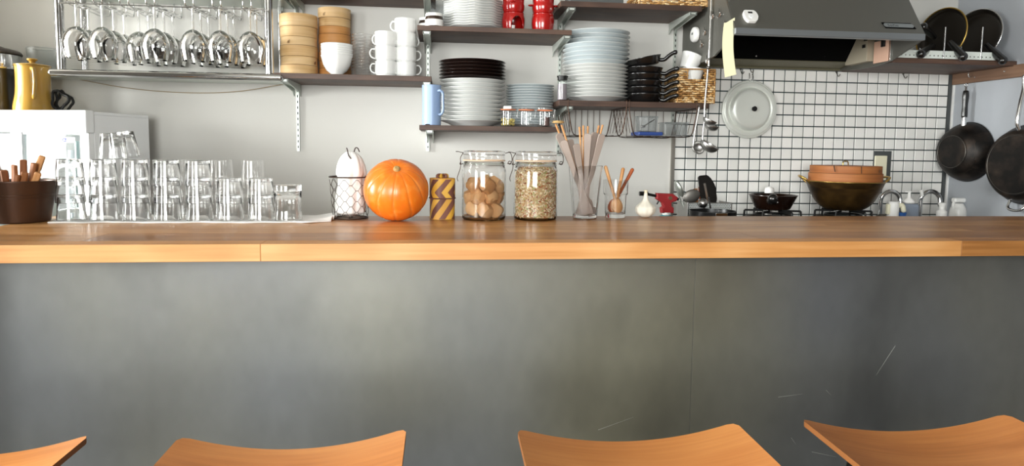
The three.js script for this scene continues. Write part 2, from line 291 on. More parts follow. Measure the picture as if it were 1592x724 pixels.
// ---------- wine glass rack ----------
{
  const zf = -2.745, zb = -2.95, yr = sy(250, 112, zf), t = thing('glass_rack', 'chromed tube rack with hanging wine glasses on the back wall', 'rack', [0, 0, 0]);
  const px = [[94, 60, zf, .0165], [131, 60, zb, .014], [418, 60, zf, .0165], [437, 60, zb, .014]];
  for (const [p, q, z, r] of px) { const x = sx(p, q, z); part('post', cyl(r, r, 2.45 - yr, x, yr, z, 20), M.chrome, t); }
  const xl = sx(85, 112, zf - .0), xr = sx(437, 112, zf);
  part('front_tube', tube([[xl, yr - .013, zf + .02], [(xl + xr) / 2, yr - .013, zf + .02], [xr, yr - .013, zf + .02]], .0145, 8, 14), M.chrome, t);
  part('lower_panel', [rspan(xl, xr + .01, yr - .016, yr - .002, ZB + .004, zf + .012, .002), rspan(xl - .16, xl, yr - .016, yr - .002, ZB + .004, -2.87, .002)], M.satin, t);
  const yt = sy(250, 5, -2.97);
  part('upper_panel', rspan(xl - .02, xr, yt, yt + .012, ZB + .004, zf + .03, .002), M.satin, t);
  // hangers: pairs of rails that run back to the wall, joined by a wire in front
  const apex = spot(119, 41, -2.74), yh = apex.y + .086, zr = -2.71;
  const rowPx = [119, 159.5, 200, 240.6, 300, 342, 388.6], rowX = rowPx.map((p) => sx(p, 41, -2.74));
  const xw0 = sx(92, 9, zr), xw1 = sx(418, 9, zr);
  part('front_wire', [rod([xw0, yh - .004, zr], [xw1, yh - .004, zr], .0024), rod([xw0, yh - .004, zr], [xw0, yt, zr], .0024), rod([xw1, yh - .004, zr], [xw1, yt, zr], .0024)], M.chrome, t);
  rowX.forEach((x) => { for (const s of [-1, 1]) part('hanger_rail', tube([[x + s * .016, yt, zr + .004], [x + s * .016, yh + .01, zr + .002], [x + s * .016, yh - .002, zr - .01], [x + s * .015, yh - .002, -2.84], [x + s * .015, yh - .002, -2.968], [x + s * .015, yh + .004, -2.974], [x + s * .015, yt, -2.974]], .0026, 44, 7), M.chrome, t); });
  const bowl = smoothLathe([[.0015, -.0842], [.018, -.091], [.037, -.108], [.049, -.135], [.0515, -.158], [.0475, -.185], [.0425, -.2078], [.0421, -.208], [.0417, -.2078], [.0467, -.185], [.0507, -.158], [.0482, -.135], [.0362, -.1088], [.0172, -.092], [0, -.0895]], 36, 60);
  const stem = lathe([[0, .0045], [.034, .0022], [.034, .0008], [.012, .0004], [.0045, -.006], [.0038, -.03], [.0038, -.075], [.0045, -.0845]], 24);
  let first = null;
  const rows = [[0, 1], [0, 1, 2], [1, 2], [0, 1, 2], [0, 1, 2], [0, 1, 2], [0, 1]];
  rows.forEach((r, i) => r.forEach((k) => {
    const p = [rowX[i], yh + .001, -2.74 - k * .0885];
    const rank = ['front', 'second', 'third'][k], row = ['first', 'second', 'third', 'fourth', 'fifth', 'sixth', 'seventh'][6 - i], lab = `clear wine glass hanging ${rank} in the ${row} hanger row from the bamboo steamers`;
    if (first) { copyOf(first, p, lab); return; }
    first = thing('wine_glass', lab, 'wine glass', p, 0, 'wine glasses hanging in rows');
    part('bowl', bowl, M.glassSolid, first); part('stem', stem, M.glassSolid, first);
  }));
  const b = solo('plastic_tub', lathe([[0, .0], [.046, .0], [.05, .004], [.055, .105], [.053, .108], [.05, .104]], 32), M.plastic, 'cloudy plastic tub standing at the end of the glass rack', 'tub', [sx(66, 106, -2.932), yr - .002, -2.932]);
  // loose brown wire along the wall
  solo('wall_wire', tube([[125, 124], [200, 137], [290, 144], [370, 142], [440, 131]].map(([a, c]) => spot(a, c, -2.992)), .0016, 40, 6), std(0x9a835c, .7), 'thin tan wire sagging along the wall under the rack', 'wire');
}

// ---------- display refrigerator with the things on it ----------
const FR = { turn: .26, top: 0 };
{
  const c = spot(139, 173, -2.6), turn = -.3, W = .62, D = .3, top = c.y; FR.top = top;
  const t = thing('display_refrigerator', 'white glass fronted display refrigerator with a louvred header', 'refrigerator', [c.x, 0, c.z], turn);
  // local: right front edge at the origin, -x along the front, -z to the back
  part('body', [rspan(-W, 0, top - .012, top, -D, -.018, .002), rspan(-.012, 0, .1, top - .012, -D, -.018, .002), rspan(-W, -W + .012, .1, top - .012, -D, -.018, .002), rspan(-W + .012, -.012, .1, .14, -D, -.018, .002)], M.fridge, t);
  part('back_panel', [span(-W + .012, -.012, .14, top - .012, -D, -D + .01), span(-W + .0125, -W + .016, .14, top - .013, -D + .01, -.02), span(-.016, -.0125, .14, top - .013, -D + .01, -.02)], M.fridge, t);
  const hb = sy(139, 207, -2.6);
  const hd = part('header', rspan(-W - .004, .004, hb, top + .004, -.018, .022, .005), M.fridge, t);
  for (let i = 0; i < 6; i++) part('louvre', rbox(.145, .0035, .003, .0012, -.1, hb + .018 + i * .0122, .0232, 1), M.fridge, hd);
  part('door_frame', [rspan(-.04, 0, .12, hb, -.018, .008, .003), rspan(-.355, -.3, .12, hb, -.018, .008, .003), rspan(-W, -W + .04, .12, hb, -.018, .008, .003), rspan(-.3, -.04, hb - .006, hb, -.018, .004, .001)], M.fridge, t);
  for (const [a, b] of [[-.3, -.04], [-W + .04, -.355]]) part('door_pane', mv(new THREE.PlaneGeometry(b - a, hb - .13), (a + b) / 2, .13 + (hb - .13) / 2 - .003, -.002), M.doorPane, t);
  part('door_handle', rspan(-.062, -.052, hb - .22, hb - .03, -.001, .012, .002), std(0x8fa5a4, .35), t);
  for (const y of [.62, .86, 1.1]) part('rack_shelf', [span(-W + .014, -.014, y, y + .004, -D + .012, -.03)], M.satin, t);
  const cv = document.createElement('canvas'); cv.width = 256; cv.height = 96; const g = cv.getContext('2d');
  g.fillStyle = '#eef1f4'; g.fillRect(0, 0, 256, 96); g.strokeStyle = '#39409c'; g.lineWidth = 15; g.beginPath(); g.ellipse(62, 48, 46, 26, 0, .5, 5.6); g.stroke(); g.fillStyle = '#39409c'; g.beginPath(); g.ellipse(72, 46, 20, 12, 0, 0, 7); g.fill(); g.fillStyle = '#7c86bb'; g.fillRect(112, 34, 70, 12); g.fillStyle = '#b3b7c4'; g.fillRect(112, 54, 120, 8); g.fillRect(192, 36, 40, 7);
  const tx = new THREE.CanvasTexture(cv); tx.colorSpace = THREE.SRGBColorSpace;
  part('sticker', box(.058, .02, .0006, -.1, hb - .026, -.0012), std(0xffffff, .9, { map: tx, specularIntensity: .2 }), t);
  // stock inside: grey bottles and cartons on the racks
  const on = (lx, ly, lz) => t.localToWorld(v3(lx, ly, lz)); t.updateMatrixWorld(true);
  const bt = [[0, .004], [.028, .0], [.03, .01], [.03, .1], [.012, .135], [.012, .165], [0, .165]];
  const st = solo('drink_bottle', lathe(bt, 20), std(0xdfe5ea, .25), 'pale bottle standing inside the glass fronted refrigerator', 'bottle', on(-.1, 1.104, -.15), 'bottles in the refrigerator');
  for (const [x, y] of [[-.17, 1.104], [-.24, 1.104], [-.1, .864], [-.17, .864], [-.24, .864], [-.43, 1.104], [-.5, 1.104]]) copyOf(st, on(x, y, -.15));
  const up = (lx, lz) => on(lx, top, lz);
  // yellow enamel pot
  const k = thing('coffee_pot', 'mustard yellow enamel coffee pot with lid on the refrigerator', 'pot', spot(54, 172, -2.775).setY(top), 0);
  part('body', [smoothLathe([[.0, .0], [.068, .0], [.0715, .004], [.069, .03], [.0615, .07], [.0585, .115], [.0585, .165], [.0595, .178]], 44, 40), torus(.059, .0018, 0, .179)], M.yellow, k);
  const lid = part('lid', smoothLathe([[.0625, .181], [.061, .185], [.045, .189], [.012, .193], [.011, .199], [.017, .204], [.017, .21], [.0, .213]], 40, 30), M.yellow, k);
  part('handle', tube([[.03, .16, .05], [.036, .166, .068], [.048, .16, .078], [.052, .13, .08], [.049, .09, .078], [.042, .062, .072], [.034, .055, .06]], .0068, 40, 10), M.yellow, k);
  // rice cooker at the frame edge
  const c2 = thing('rice_cooker', 'black rice cooker with a chrome band and grey lid on the refrigerator', 'cooker', spot(-12, 172, -2.87).setY(top), 0);
  part('body', lathe([[0, 0], [.09, 0], [.103, .01], [.105, .175], [.102, .185]], 40), M.blackGloss, c2); part('band', lathe([[.1055, .175], [.107, .179], [.106, .231], [.102, .235]], 40), M.chrome, c2);
  part('lid', smoothLathe([[.109, .235], [.11, .241], [.1, .252], [.075, .259], [.05, .261], [.045, .267], [0, .269]], 40, 24), std(0x4d4642, .35), c2);
  // coiled black cord
  const pts = []; for (let i = 0; i < 40; i++) { const a = i / 39 * Math.PI * 5.2, r = .034 + .006 * Math.sin(i * 1.7); pts.push(v3(.006 * Math.sin(i * .9) + r * .75 * Math.cos(a), .044 + r * 1.15 * Math.sin(a), .02 * Math.sin(a * .37))); }
  pts.unshift(v3(-.07, .006, .02), v3(-.02, .006, .01));
  solo('coiled_cord', tube(pts, .0052, 220, 7), M.cord, 'coiled black power cord beside the yellow coffee pot', 'cord', spot(96, 171, -2.78).setY(top));
}

// ---------- brown pail of wooden handles ----------
{
  const b = spot(26, 349, -2.13).setY(CT); b.z = -2.15;
  const t = thing('metal_pail', 'brown metal pail full of wooden handled cutlery', 'pail', b);
  part('shell', [lathe([[0, .004], [.07, .004], [.076, 0], [.078, .004], [.1, .124], [.102, .127], [.1, .129], [.097, .125], [.075, .008]], 48), torus(.0935, .0013, 0, .086, 0, 48, 6), torus(.092, .0013, 0, .077, 0, 48, 6)], M.bucket, t);
  const hs = [[6, 264, .03, 0], [22, 256, .045, 0], [36, 248, .02, 0], [27, 271, .06, 0], [39, 267, .05, 0], [53, 253, .03, 0], [66, 242, .01, 1], [60, 268, .045, 1], [-6, 258, .0, 0]];
  hs.forEach(([px, py, dz, pale], i) => {
    const m = solo('wooden_utensil', new THREE.BoxGeometry(1, 1, 1), pale ? M.spoon : M.handleWood, pale ? 'pale flat wooden handle leaning out of the brown pail' : 'dark wooden cutlery handle sticking out of the brown pail', 'cutlery', [0, 0, 0], pale ? 'pale handles in the pail' : 'dark handles in the pail');
    const top = spot(px, py, b.z + dz), foot = v3(b.x + (top.x - b.x) * .15 + (i % 3 - 1) * .012, CT + .012, b.z + dz * .5), L = leaning(m, foot, top);
    m.geometry = metric(rbox(.019, L, .0115, .005, 0, L / 2, 0, 3), 'y', .3, rnd(), rnd()); m.rotateY([.2, -.3, .4, -.1, .3, -.4, .1, .25, 0][i]);
  });
  const sp = solo('clear_spatula', rbox(.03, .26, .004, .0018, 0, .13, 0, 2), M.plastic, 'clear plastic spatula leaning in the brown pail', 'spatula', [b.x - .035, CT + .012, b.z + .005]); sp.rotation.z = .02;
}

// ---------- cloth and tumblers ----------
{
  const zA = -2.095, zC = -2.295, x0 = sx(72, 347, zA), x1 = sx(517, 342, -2.16), nx = 120, nz = 22, g = new THREE.PlaneGeometry(1, 1, nx, nz), p = g.attributes.position;
  const thick = .0045;
  const topY = (u, w) => { let y = thick + .0008 * Math.sin(u * 37) * Math.sin(w * 9 + 2); if (u > .9) y += .012 * Math.pow((u - .9) / .1, 1.3) * (.5 + .5 * Math.sin(w * 17 + u * 30)); return y; };
  const verts = [], idx = [];
  for (const side of [1, 0]) for (let j = 0; j <= nz; j++) for (let i = 0; i <= nx; i++) {
    const u = i / nx, w = j / nz, e = .006 * Math.sin(u * 21) + .004 * Math.sin(u * 55 + 1) - (u > .93 ? (u - .93) * .55 : 0) * (1 - w) ; const z = zA + (zC - zA) * w + e * (1 - w);
    const tip = u < .02 ? (u - .02) * .6 * Math.abs(w - .4) : 0;
    verts.push(x0 + (x1 - x0) * u - tip, CT + .0004 + (side ? topY(u, w) : u > .9 ? Math.max(0, topY(u, w) - thick) : 0), z);
  }
  const n1 = (nx + 1) * (nz + 1), id = (s, i, j) => s * n1 + j * (nx + 1) + i;
  for (let j = 0; j < nz; j++) for (let i = 0; i < nx; i++) { idx.push(id(0, i, j), id(0, i + 1, j), id(0, i + 1, j + 1), id(0, i, j), id(0, i + 1, j + 1), id(0, i, j + 1)); idx.push(id(1, i, j), id(1, i + 1, j + 1), id(1, i + 1, j), id(1, i, j), id(1, i, j + 1), id(1, i + 1, j + 1)); }
  for (let i = 0; i < nx; i++) for (const j of [0, nz]) { const a = id(0, i, j), b = id(0, i + 1, j), c = id(1, i, j), d = id(1, i + 1, j); j ? idx.push(a, b, d, a, d, c) : idx.push(a, d, b, a, c, d); }
  for (let j = 0; j < nz; j++) for (const i of [0, nx]) { const a = id(0, i, j), b = id(0, i, j + 1), c = id(1, i, j), d = id(1, i, j + 1); i ? idx.push(a, d, b, a, c, d) : idx.push(a, b, d, a, d, c); }
  const cg = new THREE.BufferGeometry(); cg.setAttribute('position', new THREE.Float32BufferAttribute(verts, 3)); cg.setIndex(idx); cg.computeVertexNormals();
  solo('tea_towel', cg, M.cloth, 'white folded tea towel under the upturned tumblers', 'cloth');
  const Y = CT + thick + .0014, stepH = .0545;
  const g1 = lathe([[0, .0815], [.0318, .0815], [.034, .0798], [.0346, .078], [.0388, .0185], [.0398, .018], [.0405, .0012], [.0401, .0002], [.0393, .0], [.0388, .001], [.0375, .018], [.0327, .071], [.02, .0695], [0, .069]].reverse(), 36);
  let first;
  const put = (p, lab) => { if (!first) return first = solo('tumbler', g1, M.glassSolid, lab, 'tumbler', p, 'stacked tumblers on the towel'); const o = copyOf(first, p, lab); if (p[2] < -2.2) o.material = M.glassClear; return o; };
  const stack = (px, z, n, no) => { const x = sx(px, 346, z); for (let k = 0; k < n; k++) put([x + rr(-.001, .001), Y + k * stepH, z], `clear upturned tumbler, ${['lowest', k === n - 1 ? 'top' : 'middle', 'top'][k]} of the ${ordinal(no)} stack from the brown pail in the ${z > -2.2 ? 'front' : 'rear'} row`); return x; };
  [112, 163, 213, 262, 311, 358, 407].forEach((px, i) => stack(px, -2.14, i < 5 ? 3 : 2, i));
  [138, 188, 238, 288, 346, 395].forEach((px, i) => stack(px, -2.235, 3, i));
  const xs = sx(172, 300, -2.17), h3 = Y + 2 * stepH + .0817;
  const a = copyOf(first, [sx(173, 250, -2.2), h3, -2.215], 'clear tumbler upside down on top of the tumbler stacks'); a.userData.group = undefined; delete a.userData.group;
  const b = copyOf(first, [sx(195, 250, -2.2) + .004, h3 + .004, -2.2], 'clear tumbler tilted on top of the tumbler stacks'); delete b.userData.group; b.rotation.z = .16;
  const th = lathe([[0, .0915], [.02, .092], [.0405, .094], [.0395, .062], [.038, .03], [.0405, .027], [.0422, .001], [.0433, 0], [.0445, .002], [.043, .028], [.0405, .031], [.042, .062], [.0435, .09], [.043, .112], [.0405, .1145], [0, .1145]], 40);
  solo('thick_tumbler', th, M.glassSolid, 'heavy based clear tumbler upside down at the end of the towel', 'tumbler', [sx(448, 346, -2.14), Y, -2.14]);
}

// ---------- wire basket with white bag ----------
{
  const z = -2.235, c = spot(545, 341, z).setY(CT), R = .069, Rb = .058, h = .142;
  const t = thing('wire_basket', 'dark chicken wire basket holding a white cloth bag', 'basket', c);
  part('rim', [torus(R, .0022, 0, h, 0, 48, 7)], M.wire, t); part('base_ring', [torus(Rb, .0022, 0, .003, 0, 48, 7), rod([-Rb, .003, 0], [Rb, .003, 0], .0015), rod([0, .003, -Rb], [0, .003, Rb], .0015)], M.wire, t);
  const w = [], n = 20, rows = 8, at = (i, y) => { const a = i / n * 2 * Math.PI, r = Rb + (R - Rb) * y / h; return v3(Math.sin(a) * r, y, Math.cos(a) * r); };
  const dy = h / rows;
  for (let j = 0; j < rows; j++) for (let i = 0; i < n; i++) {
    if ((i + j) % 2) continue;
    const y = j * dy + dy * .15, y2 = y + dy * .7;
    w.push(rod(at(i + .32, y + dy * .35), at(i + 1 - .32 + .0, y + dy * .35), .0009, .0009, 5));
    if (j < rows - 1) { w.push(rod(at(i + .32, y + dy * .35), at(i - .32, y + dy * 1.35), .0007, .0007, 5), rod(at(i + .68, y + dy * .35), at(i + 1.32, y + dy * 1.35), .0007, .0007, 5)); }
  }
  part('wire_mesh', w, M.wire, t);
  const b = thing('cloth_bag', 'white cloth bag tied with dark cord standing in the wire basket', 'bag', [c.x, CT + .006, c.z]);
  const g = new THREE.SphereGeometry(1, 48, 40), p = g.attributes.position;
  for (let i = 0; i < p.count; i++) { const x = p.getX(i), y = p.getY(i), zz = p.getZ(i), a = Math.atan2(x, zz), s = (y + 1) / 2; const prof = s < .06 ? s / .06 * .9 : s < .62 ? .9 + .06 * Math.sin(s * 9) : Math.sqrt(Math.max(0, 1 - Math.pow((s - .55) / .46, 2.4))) * .96; const fold = 1 + .05 * Math.sin(a * 7 + s * 4) + .035 * Math.sin(a * 13 - s * 9); const r = .052 * prof * fold; const L = Math.hypot(x, zz) || 1; p.setXYZ(i, x / L * r * (L > 1e-4 ? 1 : 0) + .004 * s, s * .222, zz / L * r * (L > 1e-4 ? 1 : 0)); }
  g.computeVertexNormals(); part('bag', g, M.cloth, b);
  part('cord', tube([[-.008, .233, .02], [-.004, .226, .03], [.0, .21, .036], [.008, .199, .04]], .0019, 20, 6), std(0x3a2320, .7), b);
  part('cord', tube([[.018, .222, .03], [.022, .234, .026], [.028, .234, .024], [.034, .222, .022]], .0019, 20, 6), std(0x3a2320, .7), b);
}
// ---------- pumpkin ----------
{
  const z = -2.17, c = spot(616, 299, z), R = .1075, t = thing('pumpkin', 'ribbed orange pumpkin with a small pale stem', 'pumpkin', [c.x, CT, z]);
  const g = new THREE.SphereGeometry(1, 168, 90), p = g.attributes.position, col = new Float32Array(p.count * 3), tmp = new THREE.Color(), n = 12;
  const tilt = new THREE.Euler(.66, 0, -.06); let low = 9;
  for (let i = 0; i < p.count; i++) {
    const x = p.getX(i), y = p.getY(i), zz = p.getZ(i), a = Math.atan2(x, zz) + .05 * Math.sin(3 * y), lat = Math.acos(Math.max(-1, Math.min(1, y))), s = Math.sin(lat);
    const w = Math.abs(Math.sin(a * n / 2)), crease = Math.pow(1 - w, 5);
    const r = (1 - .028 * crease * s) * (1 - .13 * Math.exp(-Math.pow(lat / .3, 2)) - .12 * Math.exp(-Math.pow((Math.PI - lat) / .3, 2))), q = v3(x * r, y * r * .93, zz * r).multiplyScalar(R).applyEuler(tilt);
    p.setXYZ(i, q.x, q.y, q.z); low = Math.min(low, q.y);
    const fl = fbm((a / 6.283 + 2) % 1, lat / 3.1416, 40, 18, 700, 3), streak = Math.pow(1 - w, 14) * (.35 + .65 * fl), fleck = fl > .68 ? .25 : 0;
    const k = Math.min(1, streak * .75 + fleck * .5); tmp.setRGB(.86 + .04 * k, .2 + .22 * k + (fl - .5) * .06, .012 + .12 * k); col.set([tmp.r, tmp.g, tmp.b], 3 * i);
  }
  g.setAttribute('color', new THREE.BufferAttribute(col, 3)); g.computeVertexNormals();
  const m = part('flesh', g, std(0xffffff, .3, { vertexColors: true, clearcoat: .25, clearcoatRoughness: .25 }), t); m.position.y = -low;
  const st = part('stem', [smoothLathe([[0, .01], [.0075, .0098], [.0105, .006], [.012, 0], [.016, -.008]], 18, 14)], std(0xb5925c, .8), t); const d = v3(0, R * .815, 0).applyEuler(tilt); st.position.set(d.x, d.y - low, d.z); st.rotation.copy(tilt);
}
// ---------- woven box ----------
{
  const z = -2.235, c = spot(687.5, 341, z).setY(CT), t = thing('woven_box', 'woven bark box with brown and yellow chevrons and a knotted lid', 'box', c, .25);
  const hw = .0415, H1 = .07, H2 = .14, sup = (a, k = 1) => { const cc = Math.cos(a), s = Math.sin(a), e = 2.9, r = Math.pow(Math.pow(Math.abs(cc), e) + Math.pow(Math.abs(s), e), -1 / e); return v3(s * r * hw * k, 0, cc * r * hw * k); };
  const wall = (y0, y1, k) => { const pts = []; for (let i = 0; i <= 40; i++) { const q = sup(i / 40 * 2 * Math.PI, k); pts.push(new THREE.Vector2(q.x, q.z)); } return extrude(new THREE.Shape(pts), y1 - y0).rotateX(-Math.PI / 2).translate(0, y0, 0); };
  const yel = [std(0xd9a53a, .55), std(0xcf9b45, .6), std(0xe0b04c, .5)], bro = [std(0x6b4238, .55), std(0x7a4f44, .5)];
  part('body', wall(0, H1, .985), yel[1], t); part('lid', wall(H1, H2, 1.0), yel[1], t);
  const ribbon = (a0, da, y0, y1, turns, k, bend) => {   // a strip that winds up the wall
    const g = new THREE.PlaneGeometry(1, 1, 4, 16), p = g.attributes.position;
    for (let i = 0; i < p.count; i++) { const u = p.getX(i) + .5, v = p.getY(i) + .5, s = bend && v < .32 ? .32 - (.32 - v) * -1 - .32 + .0 : v; const vv = bend ? (v < .32 ? .64 - v : v) : v; const q = sup(a0 + da * u + turns * vv, k + .006 * (1 - Math.pow(2 * u - 1, 4))); p.setXYZ(i, q.x, y0 + (y1 - y0) * v + .0, q.z); }
    g.computeVertexNormals(); return g;
  };
  const N = 12; for (let i = 0; i < N; i++) { const a = i / N * 2 * Math.PI, da = 2 * Math.PI / N * .985;
    part('bark_strip', ribbon(a, da, .001, H1 - .001, 1.15, .99, false), i % 2 ? bro[i % 4 === 1 ? 0 : 1] : yel[i % 3], t);
    part('bark_strip', ribbon(a + .3, da, H1 + .001, H2 - .003, 1.3, 1.012, true), i % 2 ? bro[i % 4 === 1 ? 1 : 0] : yel[(i + 1) % 3], t); }
  part('lid_rim', [tube(Array.from({ length: 24 }, (_, i) => { const q = sup(i / 24 * 2 * Math.PI, 1.035); return v3(q.x, H1 + .0015, q.z); }), .0022, 72, 6, true)], bro[0], t);
  for (let i = 0; i < 6; i++) { const a = i / 6 * 2 * Math.PI, g = new THREE.TorusGeometry(.0085, .0042, 6, 14).scale(1, .75, 1).rotateY(a).translate(Math.cos(a) * .011, H2 + .0065, -Math.sin(a) * .011); part('knot_loop', g, i % 2 ? bro[1] : yel[0], t); }
}
// ---------- clip top jars ----------
function clipJar(name, label, c, R, h, k = 1) {
  const t = thing(name, label, 'jar', c), sh = h * .79;
  part('glass_body', lathe([[0, .0015], [R * .7, .0015], [R * .92, .0], [R * .98, .005], [R, .016], [R, sh - .03], [R * .985, sh - .014], [R * .93, sh - .004], [R * .9, sh], [R * .9, sh + .012], [R * .86, sh + .012], [R * .86, sh - .002], [R * .94, sh - .016], [R * .96, sh - .03], [R * .96, .014], [R * .9, .0052], [0, .005]], 48), M.glassSolid, t);
  part('neck_ring', [torus(R * .925, .0035 * k, 0, sh + .006, 0, 48, 8)], M.glassGreen, t);
  part('wire_band', [torus(R * .935, .0012, 0, sh + .0, 0, 48, 6), torus(R * .93, .0012, 0, h - .014 * k, 0, 48, 6)], M.steel, t);
  part('rubber_seal', lathe([[R * .86, sh + .014], [R * .95, sh + .014], [R * .95, sh + .018], [R * .86, sh + .018]], 48), M.gasket, t);
  const lid = part('lid', lathe([[R * .9, sh + .019], [R * .955, sh + .021], [R * .96, h - .008], [R * .92, h - .002], [R * .8, h], [R * .78, h - .004], [0, h - .005], [0, h - .008], [R * .8, h - .008], [R * .9, h - .01], [R * .9, sh + .019]], 48), M.glassClear, t);
  const s = -1, y0 = sh + .004, y1 = h - .008;
  part('clip', [tube([[s * R * .95, y1, .01], [s * (R + .014), y1 + .004, .008], [s * (R + .02), y1 + .004, -.004]], .0013, 14, 6), tube([[s * R * .95, y1, .008], [s * (R + .005), y0 + .02, .008], [s * (R + .004), y0, .008], [s * (R + .006), y0 - .016, .009], [s * (R + .016), y0 - .05, .012], [s * (R + .0135), y0 - .058, .012]], .0014, 30, 6), tube([[s * R * .95, y0, -.008], [s * (R + .006), y0 - .002, -.004], [s * (R + .004), y0 + .008, .006]], .0014, 12, 6)], M.wire, t);
  part('hinge', [tube([[R * .95, y1, .006], [R + .012, y1 + .002, .004], [R + .02, y0 + .018, 0], [R + .016, y0 + .004, 0], [R + .004, y0 + .002, 0]], .0013, 26, 6), torus(.0055, .0013, 0, 0, 0, 14, 5).rotateX(Math.PI / 2).translate(R + .012, y0 + .005, 0)], M.wire, t);
  return t;
}
{
  const z = -2.215, c1 = spot(752, 341, z).setY(CT), c2 = spot(832, 341, z).setY(CT), R = .0765, h = .236;
  clipJar('clip_jar', 'glass clip jar filled with brown sugar lumps beside the woven box', c1, R, h);
  clipJar('clip_jar', 'glass clip jar filled with mixed speckled grain', c2, R, h);
  // lumps of brown sugar, laid in three rough layers
  const cols = [0xd9a874, 0xc8915c, 0xe0b684, 0xb57f4e].map((q) => std(q, .85));
  const lump = [0, 1, 2, 3].map((k) => { const g = mergeVertices(new THREE.IcosahedronGeometry(1, 2).deleteAttribute('uv').deleteAttribute('normal')), p = g.attributes.position; for (let i = 0; i < p.count; i++) { const q = v3(p.getX(i), p.getY(i), p.getZ(i)); const m = Math.max(Math.abs(q.x), Math.abs(q.y + q.x * .3), Math.abs(q.z - q.y * .25)); q.multiplyScalar(.8 / Math.pow(m, .8) * (1 + .16 * (hash(i, k, 77) - .5))); p.setXYZ(i, q.x, q.y, q.z); } g.computeVertexNormals(); return merge(toCreasedNormals(g, .55)); });
  const spotsL = []; for (const [y, n, r, o] of [[.034, 6, .0425, 0], [.076, 6, .0425, .5], [.117, 5, .042, .2]]) { for (let i = 0; i < n; i++) spotsL.push([Math.sin((i + o) / n * 6.283) * r, y, Math.cos((i + o) / n * 6.283) * r]); } spotsL.push([0, .035, 0], [0, .08, 0], [.0, .128, .004]);
  spotsL.forEach(([x, y, zz], i) => { const m = solo('sugar_lump', lump[i % 4], cols[Math.floor(rnd() * 4)], 'rough lump of brown sugar in the clip jar', 'sugar lump', [c1.x + x, CT + y, c1.z + zz], 'brown sugar lumps in the jar'); const s = rr(.0275, .0315); m.scale.set(s, s * rr(.85, 1), s); m.rotation.set(rnd() * 6, rnd() * 6, rnd() * 6); });
  // grain: a filled core and loose seeds over its skin
  const gt = thing('grain_mix', 'mixed speckled grain filling the clip jar', 'grain', [c2.x, CT + .006, c2.z]); gt.userData.kind = 'stuff';
  part('grain_core', lathe([[0, 0], [.066, 0], [.07, .008], [.0705, .15], [.067, .164], [.04, .172], [0, .174]], 48), std(0xc9ad83, .9), gt);
  const seedG = new THREE.IcosahedronGeometry(1, 0).scale(.0044, .0027, .0023), N = 3000, im = new THREE.InstancedMesh(seedG, std(0xffffff, .7), N), pal = [0xf2e2c2, 0xead2a6, 0xd9b07a, 0x9a5436, 0xc07a4a, 0xf7eedb, 0xb0b470, 0xe6d6a6].map((q) => new THREE.Color(q)), d = new THREE.Object3D();
  for (let i = 0; i < N; i++) { const a = rnd() * 6.283, top = i > N * .88; if (top) { const r = Math.sqrt(rnd()) * .067; d.position.set(Math.sin(a) * r, .1745 - (r / .069) ** 2 * .012, Math.cos(a) * r); } else d.position.set(Math.sin(a) * .0708, rr(.004, .164), Math.cos(a) * .0708); d.rotation.set(rnd() * 6, a + rr(-.4, .4), rnd() * 6); d.updateMatrix(); im.setMatrixAt(i, d.matrix); im.setColorAt(i, pal[Math.floor(Math.pow(rnd(), 1.3) * 8)]); }
  im.name = 'grain_seeds'; shade(im); im.userData.kind = 'stuff'; gt.add(im);
}
